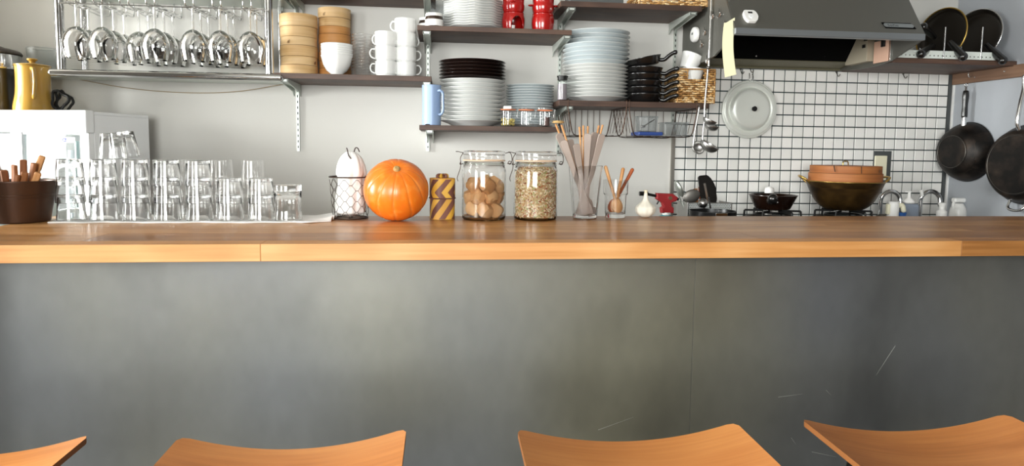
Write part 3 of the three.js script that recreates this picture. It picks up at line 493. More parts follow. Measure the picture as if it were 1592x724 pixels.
// ---------- tall glass of spatulas and sticks, small glass of wooden spoons ----------
{
  const z = -2.25, c = spot(909, 339, z).setY(CT), h = .187, t = thing('tall_glass', 'tall ribbed glass holding taupe spatulas and thin wooden sticks', 'glass', c);
  const rib = new THREE.LatheGeometry([[0, .001], [.041, 0], [.0435, .004], [.0595, h - .012], [.0605, h - .0005], [.0598, h], [.059, h - .0005], [.0572, h - .012], [.0412, .014], [.037, .0125], [0, .012]].map(([a, b]) => new THREE.Vector2(a, b)), 96), p = rib.attributes.position;
  for (let i = 0; i < p.count; i++) { const a = Math.atan2(p.getX(i), p.getZ(i)), y = p.getY(i), k = y > .01 && y < h - .02 ? 1 + .014 * Math.cos(a * 16) : 1; p.setXYZ(i, p.getX(i) * k, y, p.getZ(i) * k); } rib.computeVertexNormals();
  part('glass_wall', rib, M.glassSolid, t);
  const top = (px, py, dz) => spot(px, py, z + dz), base = (x, dz) => v3(c.x + x, CT + .016, z + dz);
  // spatula: flat flaring handle above, long blade below
  const spat = (L, w0, w1) => { const s = new THREE.Shape(); s.moveTo(-w0, 0); s.quadraticCurveTo(-w0 * 1.05, L * .16, -.0052, L * .36); s.lineTo(-w1, L - .008); s.quadraticCurveTo(-w1, L, 0, L); s.quadraticCurveTo(w1, L, w1, L - .008); s.lineTo(.0052, L * .36); s.quadraticCurveTo(w0 * 1.05, L * .16, w0, 0); s.quadraticCurveTo(0, -.004, -w0, 0); return new THREE.ExtrudeGeometry(s, { depth: .004, bevelEnabled: true, bevelSize: .0015, bevelThickness: .0015, bevelSegments: 2, curveSegments: 10 }).translate(0, 0, -.002); };
  const SP = [[868, 208, .03, .025, .012], [876, 219, .045, .012, .02], [886, 217, .02, .008, .01], [896, 224, .045, .0, .024], [914, 208, .035, -.004, .016], [925, 206, .01, -.01, .004], [936, 209, .04, -.018, .02]];
  SP.forEach(([px, py, dz, bx, bz], i) => { const m = solo('taupe_spatula', spat(1, 1, 1), M.taupe, `taupe spatula standing ${ordinal(i)} from the grain jar in the tall ribbed glass`, 'spatula', [0, 0, 0], 'taupe spatulas in the tall glass'); const L = leaning(m, base(bx, bz - .006), top(px, py, dz)); m.geometry = spat(L, .017, .0115); m.rotateY([.2, -.3, .5, .1, -.2, .4, .15][i]); });
  const ST = [[864, 193, .03, .02, .0], [873, 194, .035, .018, .006], [901, 197, -.01, .004, -.02], [907, 195, -.02, .0, -.024], [914, 196, -.015, .01, -.02], [931, 195, -.02, -.01, -.02], [937, 194, -.01, -.014, -.015]];
  ST.forEach(([px, py, dz, bx, bz], i) => { const m = solo('wooden_stick', cyl(.0022, .0034, 1, 0, 0, 0, 8), M.spoon, `thin wooden stick standing ${ordinal(i)} from the grain jar in the tall ribbed glass`, 'stick', [0, 0, 0], 'wooden sticks in the tall glass'); const L = leaning(m, base(bx, bz), top(px, py, dz)); m.geometry = cyl(.0024, .0038, L, 0, 0, 0, 8); });
  // frayed bamboo tea stirrer top
  const w = spot(868, 191, z + .035), ws = []; for (let i = 0; i < 9; i++) ws.push(torus(.016 + .0035 * Math.sin(i * 2.1), .0011, .002 * Math.sin(i * 5), .0008 * i, .002 * Math.cos(i * 3), 22, 5));
  solo('straw_ring', ws, std(0xc9a66e, .8), 'loose ring of straw slipped over the wooden sticks', 'ring', w);

  const z2 = -2.262, c2 = spot(956, 339, z2).setY(CT), g = thing('step_glass', 'small stepped tumbler holding three wooden spoons', 'glass', c2);
  part('glass_wall', lathe([[0, .0005], [.034, 0], [.036, .002], [.0368, .016], [.0388, .078], [.0398, .082], [.0438, .086], [.045, .1355], [.0443, .136], [.0436, .1355], [.0422, .089], [.038, .084], [.0368, .078], [.0345, .017], [.03, .0145], [0, .014]], 44), M.glassSolid, g);
  const sp = (L) => { const b = ball(1, 0, 0, 0, 20).scale(.0195, .028, .0065).translate(0, .028, 0); const st = rod([0, .05, 0], [0, L - .004, 0], .0046, .0066, 10); return merge([b, st, ball(.0066, 0, L - .005, 0, 10)]); };
  [[941, 258, .03, .012, .014, M.spoon, 'pale wooden spoon leaning left in the stepped tumbler'], [969, 261, .028, -.004, .004, M.spoon, 'pale wooden spoon standing nearly upright in the stepped tumbler'], [984, 262, .005, -.016, -.012, M.spoonDark, 'reddish wooden spoon leaning far out of the stepped tumbler']].forEach(([px, py, dz, bx, bz, mat, lab]) => { const m = solo('wooden_spoon', sp(1), mat, lab, 'spoon'); const L = leaning(m, v3(c2.x + bx, CT + .018, z2 + bz), spot(px, py, z2 + dz)); m.geometry = metric(sp(L), 'y', .3, rnd(), rnd()); });
}
// ---------- garlic bulb ----------
{
  const z = -2.265, c = spot(1003, 337, z).setY(CT), t = thing('garlic_bulb', 'white garlic bulb with a dry stalk on the counter', 'garlic', c);
  const g = new THREE.SphereGeometry(1, 72, 48), p = g.attributes.position;
  for (let i = 0; i < p.count; i++) { const x = p.getX(i), y = p.getY(i), zz = p.getZ(i), a = Math.atan2(x, zz), s = (y + 1) / 2, L = Math.hypot(x, zz) || 1e-6; const prof = s < .55 ? Math.sqrt(Math.max(0, 1 - Math.pow((s - .3) / .31, 2) * (s < .3 ? .96 : .55))) : 0; const body = s < .3 ? Math.sqrt(Math.max(0, 1 - Math.pow((.3 - s) / .3, 2))) : 1 / (1 + Math.pow((s - .3) / .24, 3.2)) ; const r = (.0365 * body * (1 - .06 * Math.pow(Math.abs(Math.cos(a * 4)), 3)) + (s > .3 && s < 1 ? .0045 * Math.min(1, (s - .3) * 4) : 0)) * (L < .02 ? L / .02 : 1); p.setXYZ(i, x / L * r, s * .094, zz / L * r); }
  g.computeVertexNormals(); part('bulb', g, std(0xf1ebdc, .65), t); part('stalk', [cyl(.0062, .0055, .012, 0, .088, 0, 12), cyl(.0075, .0062, .004, 0, .096, 0, 12)], std(0xe9ddc2, .8), t);
}
// ---------- gas torch, behind the counter ----------
{
  const z = -2.62, f = spot(1036, 335, z), t = thing('gas_torch', 'red kitchen blowtorch with a black nozzle on a gas can', 'torch', [f.x, WT, z]);
  const k = .00262, y0 = sy(1036, 335, z) - WT, L = (px, py) => [(px - 1036) * k, y0 + (335 - py) * k];
  part('gas_can', [lathe([[0, 0], [.034, 0], [.036, .004], [.036, y0 - .012], [.03, y0 - .002], [.017, y0 + .004]], 30)], std(0x3f8d93, .4), t); part('collar', cyl(.017, .019, .014, 0, y0, 0, 24), M.white, t);
  const pts = [[1028, 329], [1045, 329], [1045, 323], [1041, 320], [1041, 312], [1049, 310], [1051, 306], [1044, 301], [1019, 300], [1019, 307], [1028, 313], [1031, 320], [1027, 323]].map(([a, b]) => L(a, b));
  part('body', extrude(pts, .022, .004).translate(0, 0, -.011), M.redPlain, t);
  const e = L(1019, 303.5), n = L(990, 299.5); part('nozzle', [rod([e[0], e[1], 0], [n[0] + .025, n[1], 0], .0062), rod([n[0] + .036, n[1], 0], [n[0], n[1], 0], .0095)], M.blackGloss, t);
  const q = L(1050, 307); part('tip', rod([q[0] - .006, q[1], 0], [q[0] + .014, q[1] - .004, 0], .008, .006), M.black, t);
  part('trigger', tube([[...L(1024, 308), 0], [...L(1022, 312), 0], [...L(1020, 316), 0]].map((w) => v3(...w)), .003, 10, 6), M.black, t);
  const kn = L(1039, 306); part('flame_knob', new THREE.CylinderGeometry(.008, .008, .006, 20).rotateX(Math.PI / 2).translate(kn[0], kn[1], .018), M.chrome, t);
}

const on = (px, py, z, Y) => spot(px, py, z).setY(Y);
// ---------- bamboo steamers ----------
function steamer(label, p, R, h, lid, turn, mat = M.bamboo, group) {
  const t = thing(lid ? 'steamer_cover' : 'bamboo_steamer', label, lid ? 'steamer cover' : 'steamer', p, turn, group), s = h * (lid ? .45 : .55);
  const ring = (r, y0, y1) => { const g = lathe([[r - .006, y0], [r, y0], [r, y1], [r - .006, y1], [r - .006, y0]], 44), q = g.attributes.uv, w = g.attributes.position; for (let i = 0; i < q.count; i++) q.setXY(i, q.getX(i) * 2 * Math.PI * r / .5, w.getY(i) / .5 + y0 * 3); return g; };
  part('lower_band', ring(R * (lid ? .975 : 1), 0.0006, s - .0008), mat, t); part('upper_band', ring(R * (lid ? 1 : .968), s + .0004, h - .0012), mat, t); part('seam', torus(R * .972, .0012, 0, s, 0, 44, 5), std(0x5a3a1e, .8), t);
  if (lid) part('woven_top', lathe([[R * .95, h - .003], [R * .7, h + .003], [0, h + .006]], 40), mat, t); else part('slat_floor', cyl(R * .95, R * .95, .004, 0, .012, 0, 40), mat, t);
  part('lacing', [[0, 1], [1, -1], [2, 1]].map(([i, d]) => rod([-.006 + i * .004, s + .006, R * .985 + .0012], [-.004 + i * .004, s + .016 + i * .002, R * .97 + .0022], .0009, .0009, 5)), std(0x6a4526, .7), t);
  return t;
}
{
  const z = -2.87, k = .00287, R = .0765, p = on(465.5, 116, z, S1), hs = [28 * k, 28 * k, 33 * k]; let y = S1;
  steamer('pale bamboo steamer at the foot of the tall stack', p.clone().setY(y), R, hs[0], false, 1.2); y += hs[0];
  steamer('pale bamboo steamer with knotted lacing in the middle of its stack', p.clone().setY(y), R, hs[1], false, -.35); y += hs[1];
  steamer('bamboo lid topping the tall steamer stack by the glass rack', p.clone().setY(y), R * 1.01, hs[2], true, 2.4);
  const z2 = -2.925, k2 = .00292, p2 = on(521, 116, z2, S1); y = S1;
  for (let i = 0; i < 3; i++) { steamer(['honey bamboo steamer hidden behind the stacked bowls', 'honey bamboo steamer just behind the bowl rim', 'honey bamboo steamer above the stacked white bowls'][i], p2.clone().setY(y), .0685, 25 * k2, false, i, M.bambooMid); y += 25 * k2; }
  steamer('bamboo lid topping the steamers behind the bowls', p2.clone().setY(y), .069, 27 * k2, true, -.5);
}
// ---------- white bowls, glass dishes, mugs ----------
{
  const z = -2.793, p = on(524, 116, z, S1), prof = [[0, .006], [.021, .006], [.0225, 0], [.026, 0], [.026, .009], [.041, .02], [.055, .044], [.0625, .074], [.0655, .081], [.064, .083], [.06, .075], [.05, .044], [.036, .022], [0, .014]];
  const g = smoothLathe(prof, 44, 60); let first;
  for (let i = 0; i < 6; i++) { const lab = `white footed bowl, ${ordinal(i)} up in the nested stack before the steamers`; const q = p.clone().setY(S1 + i * .0092); q.x += rr(-.001, .001); if (!first) first = solo('rice_bowl', lathe(prof, 44), M.porcelain, lab, 'bowl', q, 'nested white bowls'); else copyOf(first, q, lab); }
  // cut glass dishes
  const dz = -2.86, d = on(564, 116, dz, S1), pg = lathe([[0, .002], [.03, .002], [.032, 0], [.034, .012], [.042, .034], [.044, .044]], 32); let fd;
  for (let i = 0; i < 12; i++) { const lab = `clear glass dish, ${ordinal(i)} up in the tall stack beside the mugs`; const q = d.clone().setY(S1 + i * .0125); if (!fd) { fd = thing('glass_dish', lab, 'dish', q, 0, 'stacked clear glass dishes'); part('wall', pg, M.glassClear, fd); part('rim', torus(.0438, .0017, 0, .0435, 0, 36, 7), M.glassSolid, fd); } else copyOf(fd, q, lab); }
  // mugs
  const mug = (name, label, q, turn, group) => { const t = thing(name, label, 'mug', q, turn, group), R = .0455, h = .066;
    part('cup', lathe([[0, .004], [.034, .004], [.036, 0], [.0385, .0], [.039, .006], [.0435, .0115], [R, .016], [R, h - .001], [R - .0008, h], [R - .003, h], [R - .003, .018], [0, .014]], 44), M.porcelain, t);
    part('handle', tube([[R - .003, .056, 0], [R + .012, .057, 0], [R + .021, .045, 0], [R + .018, .028, 0], [R + .006, .019, 0], [R - .003, .018, 0]], .0035, 36, 8), M.porcelain, t); return t; };
  const st = .061;
  for (let i = 0; i < 3; i++) mug('coffee_mug', `white stacking mug, ${['lowest', 'middle one', 'top one'][i]} in the stack of three beside the glass dishes`, on(600, 116, -2.81, S1).add(v3(0, i * st, 0)), Math.PI - [.15, .05, .5][i], 'white mugs in the stack of three');
  for (let i = 0; i < 4; i++) mug('coffee_mug', i === 3 ? 'white mug topping the stack of four, handle turned the other way' : `white stacking mug, ${ordinal(i)} up in the stack of four by the upright`, on(630.5, 116, -2.83, S1).add(v3(0, i * st, 0)), i === 3 ? Math.PI - .3 : [.25, .3, .6][i], i === 3 ? undefined : 'white mugs in the stack of four');
}
// ---------- plates ----------
function plateGeo(R, h, wavy) {
  const g = lathe([[0, .003], [R * .5, .003], [R * .52, 0], [R * .58, 0], [R * .62, .003], [R * .74, h * .45], [R * .97, h - .003], [R, h - .0012], [R, h], [R * .965, h], [R * .72, h * .45 + .003], [R * .58, .0065], [0, .006]], 64);
  if (wavy) { const p = g.attributes.position; for (let i = 0; i < p.count; i++) { const x = p.getX(i), z = p.getZ(i), r = Math.hypot(x, z), a = Math.atan2(x, z), w = Math.pow(r / R, 3); p.setXYZ(i, x * (1 + .022 * w * Math.cos(a * 10)), p.getY(i) + .0012 * w * Math.cos(a * 10), z * (1 + .022 * w * Math.cos(a * 10))); } g.computeVertexNormals(); }
  return g;
}
function plates(name, label, group, p, n, R, step, geoH, mat, wavy, jitter = .0012) { let f; const g = plateGeo(R, geoH, wavy); for (let i = 0; i < n; i++) { const q = p.clone().add(v3(rr(-jitter, jitter), i * step, rr(-jitter, jitter))), lab = `${label.replace('#', ordinal(i) + ' up')}`; if (!f) f = solo(name, g, mat, lab, 'plate', q, group); else copyOf(f, q, lab); } return p.clone().add(v3(0, n * step, 0)); }
{
  const a = on(734, 192, -2.845, S3), R = .142;
  const b = plates('dinner_plate', 'white dinner plate, # in the stack under the brown plates', 'white plates under the brown plates', a, 11, R, .0172, .026, M.porcelain);
  plates('brown_plate', 'dark brown plate, # of those on the white dinner plates', 'dark brown plates', b, 6, R * 1.02, .0138, .02, M.brownPlate);
  plates('side_plate', 'pale side plate, # in the stack behind the small clip jars', 'pale side plates', on(823.5, 192, -2.885, S3), 16, .107, .0113, .018, M.plateBlue);
  const c = on(925, 156, -2.848, S5), d = plates('large_plate', 'white plate, # in the tall stack beside the black skillets', 'lower plates of the tall stack', c, 10, .146, .0152, .022, M.porcelain);
  plates('rimmed_plate', 'wide pale plate, # of those topping the tall white stack', 'upper plates of the tall stack', d, 8, .1475, .0182, .024, M.plateBlue);
  plates('scalloped_plate', 'white scalloped plate, # in the stack beside the red pots', 'white scalloped plates', on(735, 42, -2.84, S2), 12, .128, .0103, .016, M.porcelain, true);
}
// ---------- red table burners ----------
{
  const lab = ['red ceramic burner pot with an arched opening beside the scalloped plates', 'red ceramic burner pot with closed front at the shelf end'];
  [[798, -2.8, 0], [844, -2.795, 1]].forEach(([px, z, i]) => {
    const p = on(px, 42, z, S2), t = thing('table_burner', lab[i], 'burner', p, 0), prof = [[.038, 0], [.043, .002], [.0485, .03], [.049, .055], [.0455, .074], [.0465, .078]];
    const g = smoothLathe(prof, 64, 40);
    if (!i) { const h = merge(g), s = h.attributes.position, keep = []; const inn = (x, y, z) => z > 0 && Math.pow((x - .012) / .0265, 2) + Math.pow(Math.max(0, y - .022) / .042, 2) < 1 && y > -1;
      for (let k = 0; k < s.count; k += 3) { let x = 0, y = 0, zz = 0; for (let q = 0; q < 3; q++) { x += s.getX(k + q) / 3; y += s.getY(k + q) / 3; zz += s.getZ(k + q) / 3; } if (!inn(x, y, zz)) keep.push(k, k + 1, k + 2); }
      const ng = new THREE.BufferGeometry(); for (const n of ['position', 'normal', 'uv']) { const A = h.attributes[n], o = new Float32Array(keep.length * A.itemSize); keep.forEach((k, q) => { for (let e = 0; e < A.itemSize; e++) o[q * A.itemSize + e] = A.array[k * A.itemSize + e]; }); ng.setAttribute(n, new THREE.BufferAttribute(o, A.itemSize)); }
      const mat = M.red.clone(); mat.side = THREE.DoubleSide; part('shell', ng, mat, t);
      const arc = []; for (let k = 0; k <= 24; k++) { const a = Math.PI * (1 - k / 24), x = .012 + .0265 * Math.cos(a), y = .022 + .042 * Math.sin(a); arc.push(v3(x, y, Math.sqrt(Math.max(0, .0482 ** 2 - x * x)))); } arc.unshift(v3(arc[0].x, .002, Math.sqrt(.044 ** 2 - arc[0].x ** 2))); arc.push(v3(arc.at(-1).x, .002, Math.sqrt(.044 ** 2 - arc.at(-1).x ** 2)));
      part('arch_rim', tube(arc, .0022, 60, 6), M.red, t); part('inner_core', [cyl(.034, .034, .002, 0, .001, 0, 24)], M.black, t);
      solo('tealight', [lathe([[0, 0], [.0095, 0], [.0115, .02], [.0105, .02], [.0095, .017], [0, .016]], 20)], M.white, 'small white candle inside the arched red burner', 'candle', [p.x - .006, S2 + .004, p.z + .026]);
    } else part('shell', g, M.red, t);
    const u = thing('red_pot', ['red ceramic fondue pot standing on the arched burner', 'red ceramic fondue pot with ear handles at the shelf end'][i], 'pot', [p.x, S2 + .0775, p.z]);
    part('bowl', smoothLathe([[0, .003], [.036, .001], [.044, .01], [.048, .03], [.046, .045], [.047, .06], [.049, .075], [.0465, .078], [.0425, .06]], 56, 44), M.red, u);
    if (i) for (const s of [-1, 1]) part('ear_handle', ball(1, 0, 0, 0, 14).scale(.013, .005, .013).translate(s * .053, .038, 0), M.red, u); else part('ear_handle', ball(1, 0, 0, 0, 14).scale(.016, .006, .011).translate(-.012, .043, .046), M.red, u);
  });
}
// ---------- two labelled jam jars and a bag on the same shelf ----------
{
  const cv = document.createElement('canvas'); cv.width = 256; cv.height = 96; const g = cv.getContext('2d'); g.fillStyle = '#f4f2ef'; g.fillRect(0, 0, 256, 96); g.fillStyle = '#b9aca0'; for (let i = 0; i < 3; i++) g.fillRect(40, 24 + i * 20, 170 - i * 30, 5);
  const tx = new THREE.CanvasTexture(cv); tx.colorSpace = THREE.SRGBColorSpace; const labMat = std(0xffffff, .7, { map: tx });
  [[675, -2.765, 1, 'small jar with a white lid and paper label on the pot shelf'], [664, -2.85, .95, 'small jar with a white lid half behind its neighbour']].forEach(([px, z, s, l]) => {
    const t = thing('jam_jar', l, 'jar', on(px, 42, z, S2)); t.scale.setScalar(s);
    part('glass_body', lathe([[0, .002], [.033, .002], [.037, .006], [.0375, .04], [.034, .046], [.032, .05]], 32), std(0x33241a, .3), t); part('paper_label', new THREE.CylinderGeometry(.0378, .0378, .026, 32, 1, true).translate(0, .02, 0), labMat, t); part('screw_lid', lathe([[.0345, .047], [.036, .048], [.036, .058], [.034, .06], [0, .0605]], 32), M.white, t);
  });
  const b = thing('clear_bag', 'clear crinkled bag with a pink tie behind the jam jar', 'bag', on(682, 30, -2.86, S2)); const g2 = new THREE.IcosahedronGeometry(.05, 6), p = g2.attributes.position; for (let i = 0; i < p.count; i++) { const q = v3(p.getX(i), p.getY(i), p.getZ(i)), k = 1 + .22 * (fbm((q.x * 9 + 5) % 1, (q.y * 9 + q.z * 5 + 5) % 1, 6, 6, 800, 2) - .5); p.setXYZ(i, q.x * k * .72, q.y * k * 1.4, q.z * k * .75); } g2.computeVertexNormals();
  part('film', g2.translate(0, .074, 0), M.plastic, b); part('tie', torus(.03, .003, 0, .035, .0), std(0xb13b62, .5), b);
  const br = thing('bread_basket', 'shallow straw basket resting on the scalloped plates', 'basket', on(735, 2, -2.86, S2 + 12 * .0103 + .0055)); const str = []; for (let i = 0; i < 5; i++) str.push(torus(.078 + i * .005, .0045, 0, .005 + i * .0075, 0, 40, 6)); part('straw_coils', str, std(0x8b6a43, .8), br); part('floor', cyl(.076, .076, .004, 0, .0, 0, 32), std(0x8b6a43, .8), br);
}
// ---------- blue pitcher, small clip jars ----------
{
  const t = thing('water_pitcher', 'pale blue plastic pitcher at the end of the plate shelf', 'pitcher', on(671, 194, -2.765, S3));
  part('body', lathe([[0, .002], [.036, .002], [.038, 0], [.0395, .004], [.0395, .045], [.0385, .046], [.0395, .155], [.0405, .158], [.0405, .168], [.039, .169], [.036, .155]], 40), M.blue, t);
  part('handle', tube([[.026, .143, .028], [.036, .145, .036], [.045, .138, .034], [.0475, .1, .032], [.047, .06, .032], [.04, .047, .03], [.03, .046, .026]], .0055, 40, 8), M.blue, t);
  part('base_clip', rbox(.02, .005, .006, .002, -.016, .003, .036), M.black, t);
  const jars = [[790, M.cream, 'small clip jar with yellow herbs and a white stopper', .6], [818, null, 'small empty clip jar between two others', 0], [847, std(0x4c3733, .8), 'small clip jar with a little dark spice, lid thrown open', .4]];
  jars.forEach(([px, fill, l, f], i) => {
    const p = on(px, 194, -2.745, S3), j = thing('spice_jar', l, 'jar', p), R = .0335, h = .07;
    part('glass_body', lathe([[0, .003], [R * .9, .002], [R, .008], [R, h - .006], [R * .94, h]], 36), M.glassClear, j); part('rubber_seal', torus(R * .97, .0022, 0, h + .0015, 0, 36, 6), M.rubber, j);
    part('clip', tube([[R, h + .002, 0], [R + .009, h + .006, 0], [R + .006, h - .012, 0], [R + .004, h - .028, 0], [R + .008, h - .034, 0]], .0011, 26, 6), M.steel, j);
    if (fill) { if (i === 0) { const hb = thing('dried_herbs', 'yellow green dried herbs inside the small clip jar', 'herbs', [p.x, S3 + .004, p.z]); hb.userData.kind = 'stuff'; const hg = []; for (let k = 0; k < 90; k++) { const a = rnd() * 6.28, r = Math.sqrt(rnd()) * .028; hg.push(new THREE.IcosahedronGeometry(rr(.003, .0045), 0).translate(Math.sin(a) * r, rr(.003, .03), Math.cos(a) * r)); } part('leaves', hg, std(0xb7a75c, .9), hb); } else { const sb = solo('ground_spice', cyl(.012, .012, .036, .006, .003, .012, 20), fill, 'dark ground spice standing inside the small clip jar', 'spice', [p.x, S3 + .003, p.z], undefined, 'stuff'); } }
    if (i === 0) part('stopper', rbox(.034, .014, .034, .004, -.004, h + .01, 0), M.white, j);
    else if (i === 1) part('lid', lathe([[R * .95, h + .003], [R, h + .006], [R * .9, h + .009], [0, h + .009]], 32), M.glassClear, j);
    else part('lid', lathe([[R * 1.15, h + .003], [R * 1.2, h + .012], [R * 1.05, h + .024], [R * .5, h + .028], [0, h + .028]], 32).translate(-.004, 0, 0), M.glassClear, j);
  });
  const s = thing('shaker_jar', 'small jar with a black lid beside the tall plates', 'jar', on(868.5, 158, -2.765, S5)); s.position.x = Math.max(s.position.x, .524);
  part('glass_body', lathe([[0, .002], [.021, .002], [.0225, .006], [.0225, .078], [.021, .084], [.021, .088]], 30), M.glassGreen, s); part('spice', cyl(.0205, .0205, .068, 0, .004, 0, 24), std(0x8c8088, .9), s); part('lid', [cyl(.024, .024, .006, 0, .1, 0, 30), cyl(.0215, .0215, .012, 0, .088, 0, 30)], M.black, s);
}
// ---------- black skillets ----------
{
  const p = on(1003, 157, -2.805, S5), k = .0028, sk = () => merge([lathe([[0, .004], [.062, 0], [.072, .004], [.083, .034], [.086, .037], [.083, .038], [.07, .009], [0, .008]], 48)]);
  const hg = merge([tube([[.072, .014, .03], [.088, .012, .04], [.104, .022, .05], [.122, .03, .06], [.132, .031, .066]], .0085, 30, 10), ball(.0105, .131, .031, .0655, 12)]);
  const f = thing('small_skillet', 'small black skillet, lowest in the stack beside the wicker basket', 'skillet', p, 0, 'nested black skillets'); f.position.x -= .012;
  part('pan', sk(), M.blackGloss, f); part('handle', hg, M.blackGloss, f);
  for (let i = 1; i < 5; i++) copyOf(f, f.position.clone().add(v3(rr(-.002, .002), i * .0288, 0)), `small black skillet, ${ordinal(i)} up in the stack beside the wicker basket`);
  const top = copyOf(f, f.position.clone().add(v3(-.002, 5 * .0288 + .0135, 0)), 'small black skillet lying tilted on top of the skillet stack'); delete top.userData.group; top.rotation.z = .22;
}
// ---------- wicker baskets and cups ----------
const wick = std(0xffffff, .75, { vertexColors: true });
function wickerBox(t, W, Hh, D, notch) {
  const g = [], strand = (x, y, z, L, ry, c) => { const b = new THREE.CapsuleGeometry(.0042, L, 2, 6).rotateZ(Math.PI / 2 + rr(-.22, .22)).rotateY(ry).translate(x, y, z); g.push(flat(b, c)); };
  const pal = [0xd8b27c, 0xc69a60, 0xb3854a, 0xe3c596, 0x936838].map((h) => new THREE.Color(h)), rows = Math.round(Hh / .0096);
  for (let j = 0; j < rows; j++) { const y = .005 + j * .0096;
    for (const [len, horiz, off] of [[W, true, D / 2], [W, true, -D / 2], [D, false, W / 2], [D, false, -W / 2]]) { const n = Math.round(len / .0165); for (let i = 0; i < n; i++) { const u = -len / 2 + (i + .5) * len / n + (j % 2 ? .004 : -.004); if (notch && horiz && off > 0 && j > rows - 5 && u > -W * .24 && u < W * .22) continue; const o = Math.sign(off) * .0022 * ((i + j) % 2 ? 1 : -.5); horiz ? strand(u, y + rr(-.001, .001), off + o, .0115, 0, pal[Math.floor(rnd() * 5)]) : strand(off + o, y, u, .0115, Math.PI / 2, pal[Math.floor(rnd() * 5)]); } } }
  const w = part('woven_strands', g, wick, t); w.userData.kind = 'stuff';
  const post = [[-1, 1], [1, 1], [1, -1], [-1, -1]].map(([a, b]) => rod([a * W / 2, 0, b * D / 2], [a * W / 2, Hh, b * D / 2], .0035)); if (notch) post.push(rod([-W * .25, Hh - .04, D / 2], [-W * .25, Hh, D / 2], .003), rod([W * .23, Hh - .04, D / 2], [W * .23, Hh, D / 2], .003));
  part('frame', [...post, rod([-W / 2, Hh, D / 2], [W / 2, Hh, D / 2], .003), rod([-W / 2, Hh, -D / 2], [W / 2, Hh, -D / 2], .003), rod([-W / 2, Hh, -D / 2], [-W / 2, Hh, D / 2], .003), rod([W / 2, Hh, -D / 2], [W / 2, Hh, D / 2], .003)], std(0xa87d48, .7), t); part('floor', box(W - .008, .004, D - .008, 0, .004, 0), std(0x8a6232, .8), t);
}
{
  const p = on(1071, 158, -2.83, S5), t = thing('wicker_basket', 'square woven wicker basket holding white cups beside the hood', 'basket', p); wickerBox(t, .168, .148, .16, true);
  const cup = lathe([[0, .004], [.03, .004], [.032, 0], [.035, .003], [.047, .062], [.0485, .068], [.047, .069], [.044, .062], [.033, .008]], 40);
  const a = solo('ramekin', cup, M.porcelain, 'white ramekin standing in the wicker basket', 'cup', [p.x - .004, S5 + .088, p.z + .03]); const b = solo('ramekin', cup, M.porcelain, 'white ramekin tipped on top of the other in the basket', 'cup', [p.x - .024, S5 + .152, p.z + .026]); b.rotation.z = -.38; a.rotation.z = -.1;
  const q = thing('wicker_tray', 'low wicker tray on the upper shelf by the hood', 'tray', on(1036, 8, -2.81, S4)); wickerBox(q, .3, .05, .18, false);
  const d = thing('dark_tray', 'dark metal tray on the upper shelf over the tall plates', 'tray', on(920, 6, -2.82, S4)); part('pan', [rbox(.23, .004, .18, .0018, 0, .002, 0, 1), rbox(.23, .03, .004, .0018, 0, .016, .09, 1), rbox(.23, .03, .004, .0018, 0, .016, -.09, 1), rbox(.004, .03, .18, .0018, .115, .016, 0, 1), rbox(.004, .03, .18, .0018, -.115, .016, 0, 1)], M.trimDark, d);
}
